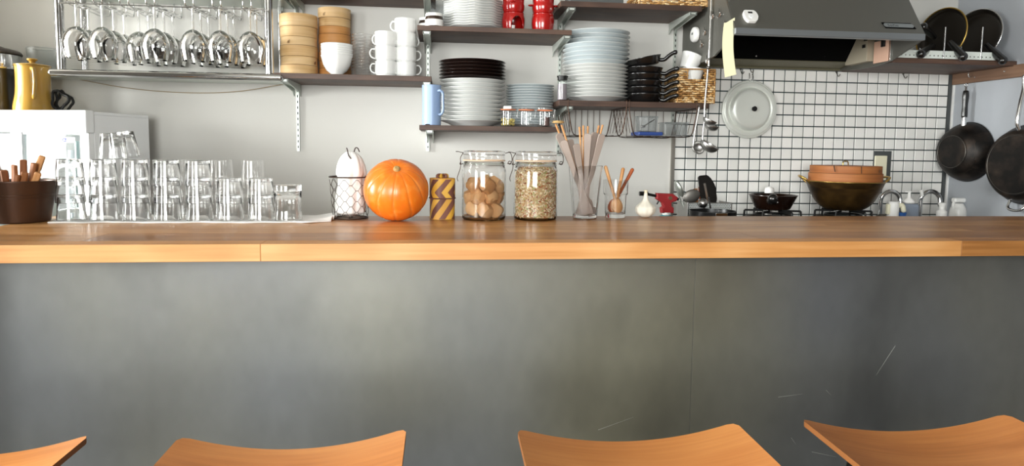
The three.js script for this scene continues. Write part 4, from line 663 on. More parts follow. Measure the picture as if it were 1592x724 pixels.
// ---------- wire baskets under the lower shelf ----------
{
  const yb = sy(930, 210, -2.72), yt = S5 + .003, zf = -2.712, zb = -2.96;
  const hang = (label, pa, pb, sideMat) => {
    const x0 = sx(pa, 200, zf), x1 = sx(pb, 200, zf), t = thing('hanging_wire_basket', label, 'basket', [0, 0, 0]), g = [], in0 = x0 + .022, in1 = x1 - .02, y2 = yb + .012;
    for (const z of [zf, zb]) g.push(tube([[x0, S5 - .026, z], [in0, y2, z], [in0 + .01, yb, z], [(in0 + in1) / 2, yb - .002, z], [in1 - .01, yb, z], [in1, y2, z], [x1, S5 - .026, z]], .0022, 60, 6));
    part('frame_wire', g, M.wire, t); const w = [];
    for (let i = 0; i <= 7; i++) { const x = in0 + .008 + (in1 - in0 - .016) * i / 7; w.push(rod([x, yb - .001, zf], [x, yb - .001, zb], .0012, .0012, 5)); if (i > 0 && i < 7) w.push(rod([x, yb, zb], [x, S5 - .026, zb], .0014, .0014, 5)); }
    for (let i = 0; i <= 5; i++) { const z = zf + (zb - zf) * i / 5; for (const [a, b] of [[x0, in0], [x1, in1]]) w.push(rod([a, S5 - .026, z], [b, y2, z], .0013, .0013, 5)); }
    part('grid_wire', w, M.wire, t);
    const hk = []; for (const x of [x0 + .002, x1 - .002]) hk.push(tube([[x, S5 - .026, zf], [x, S5 + .004, zf], [x, S5 + .0045, zf - .03]], .0022, 24, 6, false), rod([x, S5 - .026, zf], [x, S5 - .026, zb], .0022, .0022, 6)); part('hook', hk, M.wire, t); return [in0, in1];
  };
  hang('empty dark wire basket slung under the plates shelf', 882, 974); const [a] = hang('dark wire basket with plastic tubs slung under the skillets shelf', 977, 1083);
  const z = -2.79, tub = on(1004, 205, z, yb + .002);
  const l = solo('blue_lid', rspan(-.055, .055, 0, .016, -.06, .06, .005, 2), M.blueLid, 'blue plastic lid lying in the hanging wire basket', 'lid', [tub.x + .004, yb + .002, z]);
  solo('plastic_tub', merge([lathe([[0, .002], [.042, .002], [.046, .006], [.05, .062], [.052, .066]], 36), torus(.052, .0018, 0, .066, 0, 36, 6)]), M.plastic, 'clear plastic tub with raised sides behind the blue lid', 'tub', [tub.x + .002, yb + .019, z]);
  const s = solo('grey_spoon', [rod([-.02, .0, 0], [.025, .028, .0], .003, .0022), ball(1, 0, 0, 0, 12).scale(.012, .005, .008).translate(-.026, -.003, 0)], M.steelDark, 'grey spoon resting inside the clear tub', 'spoon', [tub.x + .006, yb + .045, z + .02]);
  solo('plastic_tub', [rspan(-.052, .052, 0, .056, -.04, .04, .006, 2), rspan(-.056, .056, .053, .059, -.044, .044, .002, 1)], M.plastic, 'low cloudy plastic box in the hanging wire basket', 'tub', [sx(1044, 200, z), yb + .002, z + .02]);
}

// ---------- extractor hood ----------
const HX0 = 1.142, HX1 = 1.945, hn = v3(0, .55, .835).normalize(), h0 = v3(0, 1.775, -2.445);
const through = (px, py, p0, n) => { const a = spot(px, py, -1).sub(EYE); return EYE.clone().addScaledVector(a, p0.clone().sub(EYE).dot(n) / a.dot(n)); };
const hoodPt = (px, py) => through(px, py, h0, hn), sidePt = (px, py, x) => through(px, py, v3(x, 0, 0), v3(1, 0, 0));
{
  const t = thing('extractor_hood', 'grey metal extractor hood over the tiled wall', 'hood', [0, 0, 0]);
  const zt = -2.725, yt = 2.2;
  const prof = [[-2.995, yt], [zt, yt], [-2.447, 1.777], [-2.447, 1.757], [-2.5, 1.737], [-2.63, 1.694], [-2.72, 1.684], [-2.84, 1.684], [-2.995, 1.694]];
  const side = (x, w) => extrude(prof.map(([z, y]) => [-z, y]), w).rotateY(Math.PI / 2).translate(x, 0, 0);   // shape x = -z
  part('side_panel', side(HX0, .008), M.hood, t); part('side_panel', side(HX1 - .008, .008), M.hood, t);
  const fr = box(HX1 - HX0, .51, .006); fr.rotateX(-.583).translate((HX0 + HX1) / 2, (1.776 + yt) / 2, (-2.447 + zt) / 2); part('front_panel', fr, M.hood, t);
  part('front_lip', rspan(HX0 - .001, HX1 + .001, 1.752, 1.778, -2.468, -2.44, .004, 2), M.hoodEdge, t);
  part('top_panel', span(HX0, HX1, yt - .006, yt, -2.995, zt), M.hood, t);
  const xs = sx(1326, 70, -2.65);
  const slope = (x0, x1, z0, y0, z1, y1, th) => { const L = Math.hypot(z1 - z0, y1 - y0), g = box(x1 - x0, th, L); g.rotateX(Math.atan2(y1 - y0, -(z1 - z0))); return g.translate((x0 + x1) / 2, (y0 + y1) / 2 + th / 2, (z0 + z1) / 2); };
  const xi = HX1 - .045;   // the lamp box fills the far end of the hood
  const fil = part('grease_filter', slope(HX0 + .008, xi, -2.79, 1.85, -2.886, 1.722, .006), M.soot, t);
  part('inner_ceiling', span(HX0 + .008, HX1 - .008, 1.85, 1.856, -2.8, -2.5), M.hood, t);
  for (const px of [1175, 1281]) { const q = spot(px, 87, -2.876); part('filter_knob', ball(.0045, q.x, q.y, -2.872, 10), M.chrome, fil); }
  const lb = part('lamp_box', rspan(xi, HX1 - .0085, 1.706, 1.85, -2.89, -2.735, .002), std(0xa89f8c, .5), t);
  part('back_gutter', [slope(HX0 + .008, HX1 - .008, -2.885, 1.72, -2.993, 1.7, .004), span(HX0 + .008, HX1 - .008, 1.694, 1.703, -2.996, -2.982)], std(0x6f6b55, .5, { metalness: .4 }), t);
  for (const [px, py] of [[1346, 61], [1343, 72]]) { const q = sidePt(px, py, xi - .001); part('switch', rbox(.005, .015, .02, .001, q.x, q.y, q.z), M.black, lb); }
  { const q = sidePt(1370, 80, HX1 - .016), hb = thing('hanging_board', 'small pinkish board clipped up inside the hood', 'board', q); part('board', rbox(.004, .095, .095, .0015), std(0xd0a892, .7), hb); part('clip', rbox(.008, .034, .022, .002, -.006, .034, .018), M.black, hb); }
  { const q = sidePt(1384, 76, HX1 - .011); part('inner_strip', rspan(q.x - .002, q.x + .002, q.y - .05, q.y + .05, q.z - .005, q.z + .005, .001), M.chrome, t); }
  // name plate
  const c = hoodPt(1396, 41), pl = new THREE.Shape(); const w = .066, h = .0145; pl.moveTo(-w - .004, h); pl.lineTo(w - .008, h); pl.lineTo(w + .006, -h); pl.lineTo(-w + .006, -h); pl.closePath();
  const np = part('name_plate', new THREE.ExtrudeGeometry(pl, { depth: .003, bevelEnabled: false }), M.soot, t); np.position.copy(c).addScaledVector(hn, .0022); np.rotation.x = -.583;
  const cv = document.createElement('canvas'); cv.width = 512; cv.height = 100; const g = cv.getContext('2d'); g.fillStyle = '#8b9091'; g.fillRect(0, 0, 512, 100); g.fillStyle = '#4c5054'; g.font = 'bold 78px sans-serif'; g.textBaseline = 'middle'; g.fillText('Sofio', 62, 54); const tx = new THREE.CanvasTexture(cv); tx.colorSpace = THREE.SRGBColorSpace;
  const rr2 = new THREE.Shape(); const a = .055, b = .0105; rr2.moveTo(-a, -b); rr2.lineTo(a - b, -b); rr2.absarc(a, 0, b, -Math.PI / 2, Math.PI / 2); rr2.lineTo(-a, b); rr2.absarc(-a, 0, b, Math.PI / 2, Math.PI * 1.5); const rg = new THREE.ShapeGeometry(rr2, 16), uv = rg.attributes.uv, ps = rg.attributes.position; for (let i = 0; i < uv.count; i++) uv.setXY(i, (ps.getX(i) + a + b) / (2 * (a + b)), (ps.getY(i) + b) / (2 * b));
  part('plate_face', rg.translate(0, 0, .0034), std(0xffffff, .35, { map: tx, metalness: .4 }), np);
  // kitchen timer on the slanted front
  const q = hoodPt(1165, 28), tm = thing('kitchen_timer', 'white kitchen timer stuck to the slanted hood front', 'timer', q.add(hn.clone().multiplyScalar(.0035))); tm.rotation.x = -.583;
  const ts = new THREE.Shape(); ts.moveTo(-.026, -.004); ts.quadraticCurveTo(-.027, .026, -.016, .027); ts.lineTo(.014, .027); ts.quadraticCurveTo(.027, .026, .029, -.002); ts.quadraticCurveTo(.022, -.028, .012, -.028); ts.lineTo(-.012, -.028); ts.quadraticCurveTo(-.02, -.027, -.026, -.004);
  part('case', new THREE.ExtrudeGeometry(ts, { depth: .01, bevelEnabled: true, bevelSize: .002, bevelThickness: .002, bevelSegments: 3 }), M.white, tm); part('display', box(.018, .008, .001, 0, .014, .0125), M.black, tm); part('dial', cyl(.009, .009, .002, 0, 0, 0, 24).rotateX(Math.PI / 2).translate(0, -.006, .012), M.fridge, tm);
  // note hung from a magnet on the hood side
  const n0 = sidePt(1131, 38, 1.128), nt = thing('paper_note', 'strip of cream paper clipped to the hood side', 'note', n0), ng = new THREE.BoxGeometry(.04, .215, .0008, 6, 24, 1), np2 = ng.attributes.position;
  for (let i = 0; i < np2.count; i++) { const y = np2.getY(i) - .1075, s = -y / .215; np2.setXYZ(i, np2.getX(i) * (1 + .12 * s) + .004 - .008 * Math.sin(s * 3.1) + (s > .9 ? 0 : 0) + .012 * s * s, y + .012 + (s > .97 ? np2.getX(i) * .3 : 0) + (s < .03 ? np2.getX(i) * .6 : 0), np2.getZ(i) + .014 + .012 * Math.sin(s * 2.6)); } ng.computeVertexNormals(); part('paper', ng, M.paper, nt); nt.rotation.y = -.2;
  // clips and a second timer on the hood's side
  const clip = (px, py, label) => { const k = sidePt(px, py, HX0 - .001), o = thing('magnet_clip', label, 'clip', k); part('jaw', [rbox(.008, .024, .014, .002, -.005, 0, 0, 1).rotateX(.5), cyl(.009, .009, .004, 0, 0, 0, 20).rotateZ(Math.PI / 2).translate(-.001, 0, .006)], M.chrome, o); part('lever', rbox(.006, .02, .006, .001, -.011, .012, .004, 1), M.steelDark, o); };
  clip(1120, 23, 'chrome magnet clip high on the hood side near the slanted front'); clip(1109, 26, 'chrome magnet clip beside the upright rod on the hood side'); clip(1129, 41, 'chrome magnet clip pinching the paper note'); clip(1097, 51, 'chrome magnet clip next to the white timer on the hood side'); clip(1092, 70, 'chrome magnet clip below the white timer on the hood side'); clip(1101, 94, 'chrome magnet clip at the lower edge of the hood side');
  const w2 = sidePt(1083, 54, HX0 - .002), wt = thing('round_timer', 'round white timer on the hood side behind the shelf bracket', 'timer', w2); part('case', smoothLathe([[0, .02], [.026, .02], [.033, .014], [.034, .004], [.033, 0]], 36, 20).rotateZ(Math.PI / 2), M.white, wt); part('display', box(.001, .01, .016, -.0205, .004, 0), std(0x6f7570, .5), wt);
  const rx = HX0 - .012, ra = sidePt(1107, 0, rx), rb = sidePt(1100.5, 105, rx), rz = (ra.z + rb.z) / 2;
  const rt = thing('upright_rod', 'slim chrome rod running up the side of the hood', 'rod', [rx, rb.y, rz]); part('rod', cyl(.0045, .0045, 2.3 - rb.y, 0, 0, 0, 14), M.chrome, rt); part('foot_screw', [ball(.007, 0, .0, 0, 10), ball(.006, 0, .033, .004, 10)], M.steelDark, rt);
}
// ---------- ladles ----------
function ladle(label, top, bowlPx, z, R, open) {
  const a = spot(...top, z), c = spot(...bowlPx, z), t = thing('ladle', label, 'ladle', c);
  const bowl = new THREE.SphereGeometry(R, 28, 16, 0, Math.PI * 2, Math.PI * .5, Math.PI * .5); const mat = M.steel; const q = new THREE.Quaternion().setFromUnitVectors(v3(0, 1, 0), v3(...open).normalize());
  part('bowl', [bowl.clone().scale(1, .82, 1).applyQuaternion(q), bowl.clone().scale(.95, .76, .95).applyQuaternion(q), torus(R * .98, .0014, 0, 0, 0, 36, 6).applyQuaternion(q)], mat, t);
  const r = v3(-R * .9, 0, 0).applyQuaternion(q), d = a.clone().sub(c);
  part('handle', [tube([r, r.clone().lerp(d, .3).add(v3(-.002, 0, 0)), d.clone().lerp(r, .15), d], .0038, 24, 8).scale(1, 1, 1), tube([d, d.clone().add(v3(.003, .01, -.006)), d.clone().add(v3(.004, .012, -.018))], .0032, 12, 7)], mat, t); return t;
}
ladle('steel ladle with a long flat handle hanging from the upright rod', [1100.5, 108], [1104, 186], -2.66, .031, [.35, .9, .2]);
ladle('steel ladle hanging behind the long one at the shelf end', [1097, 172], [1107, 194], -2.7, .033, [.3, .92, .25]);
ladle('steel ladle on a bright bent hook beside the wire basket', [1087, 167], [1086, 229], -2.7, .03, [.2, .3, .93]);
ladle('largest steel ladle hanging lowest beside the tiles', [1097, 172], [1104, 224], -2.665, .043, [.42, .85, .3]);
// ---------- pot lid on the tiles, hooks ----------
{
  const z = -2.972, c = spot(1165, 170, z), R = .139, t = thing('pot_lid', 'round aluminium pot lid hanging against the tiles', 'lid', c);
  const g = smoothLathe([[R - .002, -.004], [R, 0], [R - .004, .005], [R * .93, .006], [R * .9, .009], [R * .8, .0095], [R * .75, .006], [R * .72, .012], [R * .66, .024], [R * .5, .03], [0, .034]], 72, 60).rotateX(Math.PI / 2); part('dome', g, std(0xe8ebe4, .36, { metalness: .3 }), t);
  part('knob', [cyl(.005, .006, .016, 0, .034, 0, 16).rotateX(Math.PI / 2), cyl(.011, .012, .009, 0, .046, 0, 24).rotateX(Math.PI / 2)], M.black, t);
  part('hanger', [tube([[-.008, R - .006, .008], [-.008, R + .02, .006], [-.006, R + .032, -.002]], .0022, 14, 6), tube([[.008, R - .006, .008], [.009, R + .015, .007], [.008, R + .028, 0]], .0022, 14, 6)], M.chrome, t);
  [[1152, 112], [1167, 110], [1301, 116], [1405, 119]].forEach(([px, py], i) => { const q = spot(px, py, -2.985); solo('wall_hook', [tube([[0, .014, -.006], [0, .004, 0], [.004, -.008, .006], [.009, -.006, .008], [.011, .001, .009]], .0021, 20, 6), cyl(.005, .005, .003, 0, 0, 0, 12).rotateX(Math.PI / 2).translate(0, .014, -.006)], M.steelDark, ['small steel hook on the tiles beside the lid hook', 'small steel hook carrying the pot lid', 'small steel hook under the middle of the hood', 'small steel hook under the pan shelf'][i], 'hook', q); });
}
// ---------- stove ----------
{
  const z = -2.75, xa = sx(1143, 325, z), xb = sx(1352, 325, z), t = thing('gas_stove', 'black gas stove with raised pan supports', 'stove', [0, WT, 0]);
  part('body', rspan(xa, xb, 0, .055, -2.96, -2.54, .006, 2), M.blackGloss, t);
  const top = .106; for (const px of [1201, 1311]) { const x = sx(px, 325, z), g = [torus(.075, .005, x, top - .022, z, 36, 6)]; for (let i = 0; i < 6; i++) { const a = i / 6 * 6.283 + .3; g.push(rod([x + Math.cos(a) * .04, top - .004, z + Math.sin(a) * .04], [x + Math.cos(a) * .12, top - .004, z + Math.sin(a) * .12], .0045), rod([x + Math.cos(a) * .12, top - .004, z + Math.sin(a) * .12], [x + Math.cos(a) * .125, .05, z + Math.sin(a) * .125], .0045)); } part('pan_support', g, M.black, t); part('burner', lathe([[0, .075], [.035, .075], [.042, .068], [.042, .05]], 30).translate(x, 0, z), M.steelDark, t); part('drip_ring', torus(.125, .006, x, .066, z, 44, 8), M.steelDark, t); }
  const GT = WT + top + .001;
  // dark frying pan
  const p = [sx(1201, 320, z), GT, z], f = thing('frying_pan', 'dark brown frying pan on the stove with its handle towards the bar', 'pan', p);
  part('pan', lathe([[0, .004], [.06, 0], [.075, .006], [.102, .062], [.105, .067], [.101, .067], [.07, .012], [0, .008]], 56), std(0x1c0e08, .25, { clearcoat: .5 }), f);
  part('handle', [tube([[-.05, .045, .075], [-.066, .05, .105], [-.082, .06, .15]], .019, 24, 14), ball(.0215, -.082, .06, .152, 16)], M.blackGloss, f); part('rivet', ball(.006, -.036, .04, .104, 10), M.chrome, f);
  const kn = solo('white_shaker', lathe([[0, 0], [.014, 0], [.016, .004], [.016, .1], [.021, .112], [.0225, .126], [.019, .14], [0, .147]], 28), M.white, 'white shaker with a round top behind the frying pan', 'shaker', [sx(1196, 300, -2.9), WT + .056, -2.9]);
  // big pan and steamer
  const x = sx(1311, 320, z), w = thing('brass_wok', 'large dark brass wok with two loop handles on the stove', 'wok', [x, GT, z]);
  part('bowl', smoothLathe([[0, .0], [.06, .0], [.085, .006], [.115, .03], [.14, .072], [.152, .1], [.1535, .104], [.163, .128], [.1655, .13], [.161, .13], [.148, .1], [.11, .034], [0, .008]], 72, 80), M.brass, w);
  part('rim', torus(.164, .002, 0, .13, 0, 64, 6), M.brassBright, w);
  for (const s of [-1, 1]) { const a = s < 0 ? .35 : -.12; part('handle', tube([[.152, .118, -.035], [.176, .14, -.038], [.19, .149, -.026], [.193, .151, 0], [.19, .149, .026], [.176, .14, .038], [.152, .118, .035]], .0048, 40, 9).rotateY(s < 0 ? Math.PI - a : a), M.brassBright, w); }
  const st = steamer('large round bamboo steamer sitting in the brass wok', v3(x, GT + .126, z), .153, .076, false, 2.9, M.bambooAged); st.rotation.y = .5;
  part('woven_top', lathe([[.147, .073], [.1, .076], [0, .078]], 48), M.bambooAged, st); part('top_loop', tube([[-.022, .076, 0], [-.02, .091, 0], [-.012, .096, .002], [0, .093, 0], [.012, .096, -.002], [.02, .091, 0], [.024, .076, 0]], .0026, 30, 6), M.brassBright, st);
  part('side_lacing', [rod([-.152, .05, .035], [-.155, .078, .03], .002), rod([-.1, .045, .124], [-.1, .075, .122], .0015)], std(0x3a2415, .7), st);
}
// ---------- utensil holder beside the stove ----------
{
  const z = -2.735, c = spot(1094, 335, z), t = thing('utensil_holder', 'perforated steel holder full of kitchen tools', 'holder', [c.x, WT, z]), W = .098, h = sy(1094, 313, z) - WT;
  const g = []; for (let j = 0; j < 24; j++) for (let i = 0; i < 26; i++) { const x = -W + (i + .5 + (j % 2) * .5) * 2 * W / 26; if (x > W) continue; g.push(new THREE.CircleGeometry(.0023, 6).translate(x, h - .007 - j * .0068, .0604)); } part('mesh_holes', g, M.black, t); part('front_plate', rspan(-W, W, .004, h - .003, .055, .0602, .0008), std(0xd3d6d4, .4, { metalness: .2 }), t);
  part('frame', [rspan(-W - .002, W + .002, h - .003, h + .001, .056, .064, .001), rspan(-W - .003, -W + .003, 0, h, -.06, .063, .001), rspan(W - .003, W + .003, 0, h, -.06, .063, .001), rspan(-W, W, 0, .004, -.06, .06, .001), rspan(-W, W, 0, h - .03, -.063, -.059, .001)], M.steel, t);
  const B = (x, zz = 0) => v3(c.x + x, WT + .01, z + zz);
  const lean = (name, label, cat, b, px, py, dz, make, mat) => { const o = solo(name, new THREE.BoxGeometry(1, 1, 1), mat, label, cat); const L = leaning(o, b, spot(px, py, z + dz)); o.geometry = merge(make(L)); return o; };
  const turner = lean('black_turner', 'broad black nylon turner standing in the utensil holder', 'turner', B(.04, .02), 1094, 272, .02, (L) => { const s = new THREE.Shape(); s.moveTo(-.036, L - .12); s.lineTo(-.03, L - .006); s.quadraticCurveTo(-.026, L, -.018, L); s.lineTo(.012, L - .004); s.quadraticCurveTo(.036, L - .02, .046, L - .07); s.lineTo(.042, L - .115); s.quadraticCurveTo(.03, L - .15, .012, L - .16); s.lineTo(-.014, L - .16); s.quadraticCurveTo(-.034, L - .15, -.036, L - .12); return [new THREE.ExtrudeGeometry(s, { depth: .004, bevelEnabled: true, bevelSize: .002, bevelThickness: .0015, bevelSegments: 2 }), rod([0, 0, .002], [0, L - .15, .002], .009)]; }, M.blackGloss); turner.rotateY(.2);
  lean('wooden_spatula', 'brown wooden spatula behind the black turner', 'spatula', B(-.02, -.01), 1081, 293, 0, (L) => [rbox(.02, L, .006, .0025, 0, L / 2, 0)], M.bambooDark);
  lean('wooden_spatula', 'brown wooden spatula next to the chrome tongs', 'spatula', B(.0, .0), 1088, 290, .01, (L) => [rbox(.014, L, .006, .0025, 0, L / 2, 0)], M.spoonDark);
  lean('tongs', 'chrome tongs standing upright in the utensil holder', 'tongs', B(.03, .02), 1092, 285, .02, (L) => [rbox(.01, L, .003, .001, -.006, L / 2, 0), rbox(.01, L, .003, .001, .006, L / 2, .008)], M.chrome);
  lean('ball_scoop', 'steel scoop hanging out of the utensil holder', 'scoop', B(.03, .03), 1092, 315, .085, (L) => [rod([0, 0, 0], [0, L, 0], .004), ball(.021, 0, L, .004, 20).scale(1, 1, 1)], M.steel);
  lean('steel_spoon', 'narrow steel spoon standing at the front of the utensil holder', 'spoon', B(.035, .05), 1101, 306, .066, (L) => [rod([0, 0, 0], [0, L, 0], .007, .0035)], M.chrome);
  lean('skimmer', 'grey mesh skimmer leaning out of the utensil holder', 'skimmer', B(-.02, .02), 1075, 305, .04, (L) => [rod([0, 0, 0], [0, L, 0], .004), ball(1, 0, 0, 0, 18).scale(.04, .03, .012).translate(0, L, 0)], metal(0x8d8a86, .5));
  lean('skimmer', 'flat steel skimmer reaching over the gas torch', 'skimmer', B(-.05, .0), 1053, 298, .02, (L) => [rod([0, 0, 0], [0, L, 0], .0035), ball(1, 0, 0, 0, 18).scale(.012, .04, .03).translate(.012, L + .01, 0)], M.satin);
  lean('black_ladle', 'black nylon spoon low in the utensil holder', 'spoon', B(-.03, -.02), 1074, 300, -.02, (L) => [rod([0, 0, 0], [0, L, 0], .006), ball(1, 0, 0, 0, 16).scale(.034, .024, .01).translate(0, L - .01, 0)], M.blackGloss);
  const d = thing('saute_pan', 'wide black pan with a chrome strip for its rim highlight just behind the bar top', 'pan', [sx(1108, 330, -2.555), WT, -2.555]), hp = sy(1108, 327, -2.555) - WT; part('pan', lathe([[0, .002], [.08, 0], [.088, .006], [.094, hp - .002], [.096, hp], [.092, hp], [.085, .01], [0, .007]], 56), std(0x1a1a1b, .3, { metalness: .5 }), d); part('rim_highlight', rbox(.05, .014, .006, .002, -.004, hp - .008, .094), M.chrome, d);  // chrome strip stands in for the highlight on the black rim
}
// ---------- sink end ----------
{
  const fau = (px, label) => { const z = -2.86, c = spot(px, 335, z), t = thing('gooseneck_tap', label, 'tap', [c.x, WT, z]), k = .00286, y = sy(px, 297, z) - WT, r = 15 * k; const pts = [v3(-r, .0, 0), v3(-r, y - r * 1.6, 0)]; for (let i = 0; i <= 10; i++) { const a = Math.PI * (1 - i / 10); pts.push(v3(Math.cos(a) * r, y - r + Math.sin(a) * r, .02 * i / 10)); } pts.push(v3(r, y - r * 1.5, .022)); part('spout', tube(pts, .0105, 60, 12), M.chrome, t); part('base', cyl(.02, .016, .03, -r, 0, 0, 24), M.chrome, t); };
  fau(1380.5, 'chrome gooseneck tap beside the brass wok'); fau(1442, 'chrome gooseneck tap beside the corner');
  const y = (px, py, z) => sy(px, py, z) - WT;
  const a = thing('soap_dispenser', 'clear blue soap bottle with a white pump between the taps', 'dispenser', [sx(1412, 330, -2.76), WT, -2.76]), h = y(1412, 316, -2.76); part('bottle', rbox(.078, h, .05, .012, 0, h / 2, 0, 3), std(0xa9b4c4, .3, { transmission: .4, thickness: 0 }), a); part('pump', [lathe([[0, h], [.026, h], [.024, h + .012], [.008, h + .026], [.006, h + .05], [.009, h + .052], [.009, h + .058], [0, h + .058]], 24), rbox(.03, .006, .008, .002, -.008, h + .054, 0)], M.white, a);
  const b = thing('spray_bottle', 'white spray bottle with a blue collar beside the brass wok', 'bottle', [sx(1390, 330, -2.72), WT, -2.72]), hb = y(1390, 313, -2.72); part('bottle', [cyl(.024, .024, hb - .01, -.006, 0, 0, 24), cyl(.021, .023, .012, -.006, hb - .012, 0, 24)], M.white, b); part('spray_head', [rbox(.018, .05, .02, .006, -.03, hb - .035, .0), tube([[.016, hb - .02, 0], [.034, hb - .018, .004], [.04, hb - .04, .008]], .011, 16, 10)], M.cream, b); part('collar', cyl(.016, .02, .016, .036, hb - .066, .004, 20), std(0x2f5da0, .4), b);
  const c = thing('pump_jar', 'small white pump jar in front of the corner tap', 'dispenser', [sx(1464, 330, -2.74), WT, -2.74]), hc = y(1464, 330, -2.74); part('jar', [cyl(.022, .022, hc, 0, 0, 0, 28), lathe([[.022, hc - .004], [.0225, hc + .006], [.012, hc + .012], [.0125, hc + .03], [.017, hc + .042], [.017, hc + .046], [0, hc + .046]], 28)], M.white, c);
  const d = thing('spray_bottle', 'tall white spray bottle standing in the corner', 'bottle', [sx(1489, 330, -2.88), WT, -2.88]), hd = y(1489, 318, -2.88); part('bottle', smoothLathe([[0, 0], [.036, 0], [.038, .01], [.036, hd - .03], [.024, hd], [.022, hd + .006]], 30, 30), M.white, d); part('spray_head', [rbox(.062, .024, .03, .009, .0, hd + .022, 0, 3), tube([[-.024, hd + .014, 0], [-.03, hd - .004, .002], [-.026, hd - .02, .004]], .007, 14, 8), rbox(.012, .012, .016, .003, .034, hd + .02, 0)], M.white, d);
  const e = solo('tap_clip', [rbox(.012, .032, .012, .003, 0, 0, 0)], M.white, 'white clip on the corner tap', 'clip', spot(1433, 300, -2.84)); e.rotation.z = .2;
  solo('steel_scourer', [torus(.018, .004, 0, .004, 0, 20, 5), torus(.012, .004, .004, .009, 0, 20, 5)], M.steelDark, 'steel scourer beside the tap', 'scourer', [sx(1370, 332, -2.74), WT + .074, -2.74]);
  solo('sink_ledge', [rspan(-.06, .06, 0, .074, -.05, .05, .004)], M.steel, 'small steel stand under the scourer', 'stand', [sx(1370, 332, -2.74), WT, -2.74]);
  // switch plate on the tiles
  const z = -2.99, t = thing('wall_switch', 'cream switch plate on a grey steel backing on the tiles', 'switch', spot(1371, 259, -2.988)); part('backing', rbox(.093, .156, .005, .001, 0, 0, 0, 1), M.trimDark, t); part('plate', rbox(.066, .122, .008, .004, -.012, -.006, .006), M.cream, t);
}
// ---------- right wall: rail and hanging pans ----------
{
  const t = thing('hanging_rail', 'brown wooden rail with hooks on the side wall', 'rail', [XR, 1.639, 0]); part('board', metric(rspan(-.018, -.001, 0, .056, -2.985, -1.6, .0015), 'z', .7), M.rail, t);
  const hooks = [-2.86, -2.555]; for (const z of hooks) part('hook', [tube([[-.018, .03, z], [-.034, .026, z], [-.04, .036, z], [-.04, .046, z]], .003, 16, 7)], M.chrome, t); for (const p of [[1516, 120], [1562, 111]]) { const q = sidePt(...p, XR - .018); part('screw', ball(.004, -.019, q.y - 1.639, q.z, 8), M.chrome, t); }
  const panSide = (label, c, R, depth, foot, tilt, handle, mat, rivets, name) => {
    const o = thing(name, label, 'pan', c); const q = new THREE.Group();
    const g = smoothLathe([[0, -depth], [foot * .97, -depth], [foot, -depth + .003], [foot + (R - foot) * .5, -depth * .72], [R * .95, -depth * .25], [R, 0], [R + .002, .003], [R - .003, .002], [R * .92, -depth * .25], [foot, -depth + .01], [0, -depth + .006]], 72, 70).rotateZ(-Math.PI / 2);
    const m = part('pan', metric(g, 'y', .3, .2, .1), mat, o); m.rotation.y = tilt;
    const ring = torus(foot * .985, .0012, 0, -depth - .0002, 0, 64, 5).rotateZ(-Math.PI / 2); const rg = part('base_ring', ring, M.steelDark, o); rg.rotation.y = tilt;
    handle(o); return o;
  };
  const c1 = v3(2.535, sy(1505, 236, -2.86), -2.862);
  panSide('black round bottomed pan hanging from the rail on the side wall', c1, .142, .088, .078, .1, (o) => {
    part('ferrule', [rod([-.03, .118, .008], [-.03, .165, .006], .012, .011), rod([-.02, .1, .008], [-.03, .125, .008], .016, .012)], M.chrome, o);
    part('handle', [smoothLathe([[.0, 0], [.0125, .001], [.0145, .02], [.013, .06], [.0155, .1], [.013, .125], [.006, .13], [0, .13]], 20, 30).scale(1, 1, .8).translate(-.03, .163, .006)], M.blackGloss, o); part('hanging_ring', [cyl(.007, .004, .02, -.03, .292, .005, 14), new THREE.TorusGeometry(.009, .0022, 8, 18).rotateY(Math.PI / 2).translate(-.03, .318, .004)], M.chrome, o);
  }, M.iron, 0, 'wok_pan');
  const c2 = v3(2.53, sy(1592, 256, -2.55), -2.535);
  panSide('black frying pan with a steel strap handle hanging on the side wall', c2, .172, .062, .128, .08, (o) => {
    part('strap_handle', [tube([[-.035, .14, -.002], [-.05, .18, -.004], [-.045, .25, -.004], [-.03, .33, -.006], [-.03, .38, -.008]], .009, 40, 8)], M.chrome, o); part('rivet', [ball(.005, -.042, .128, -.02, 8), ball(.005, -.042, .128, .018, 8)], M.chrome, o);
    part('helper_handle', tube([[-.02, -.155, -.04], [-.034, -.19, -.036], [-.036, -.2, 0], [-.034, -.19, .036], [-.02, -.155, .04]], .006, 30, 8), M.chrome, o);
  }, M.iron, 1, 'strap_pan');
}
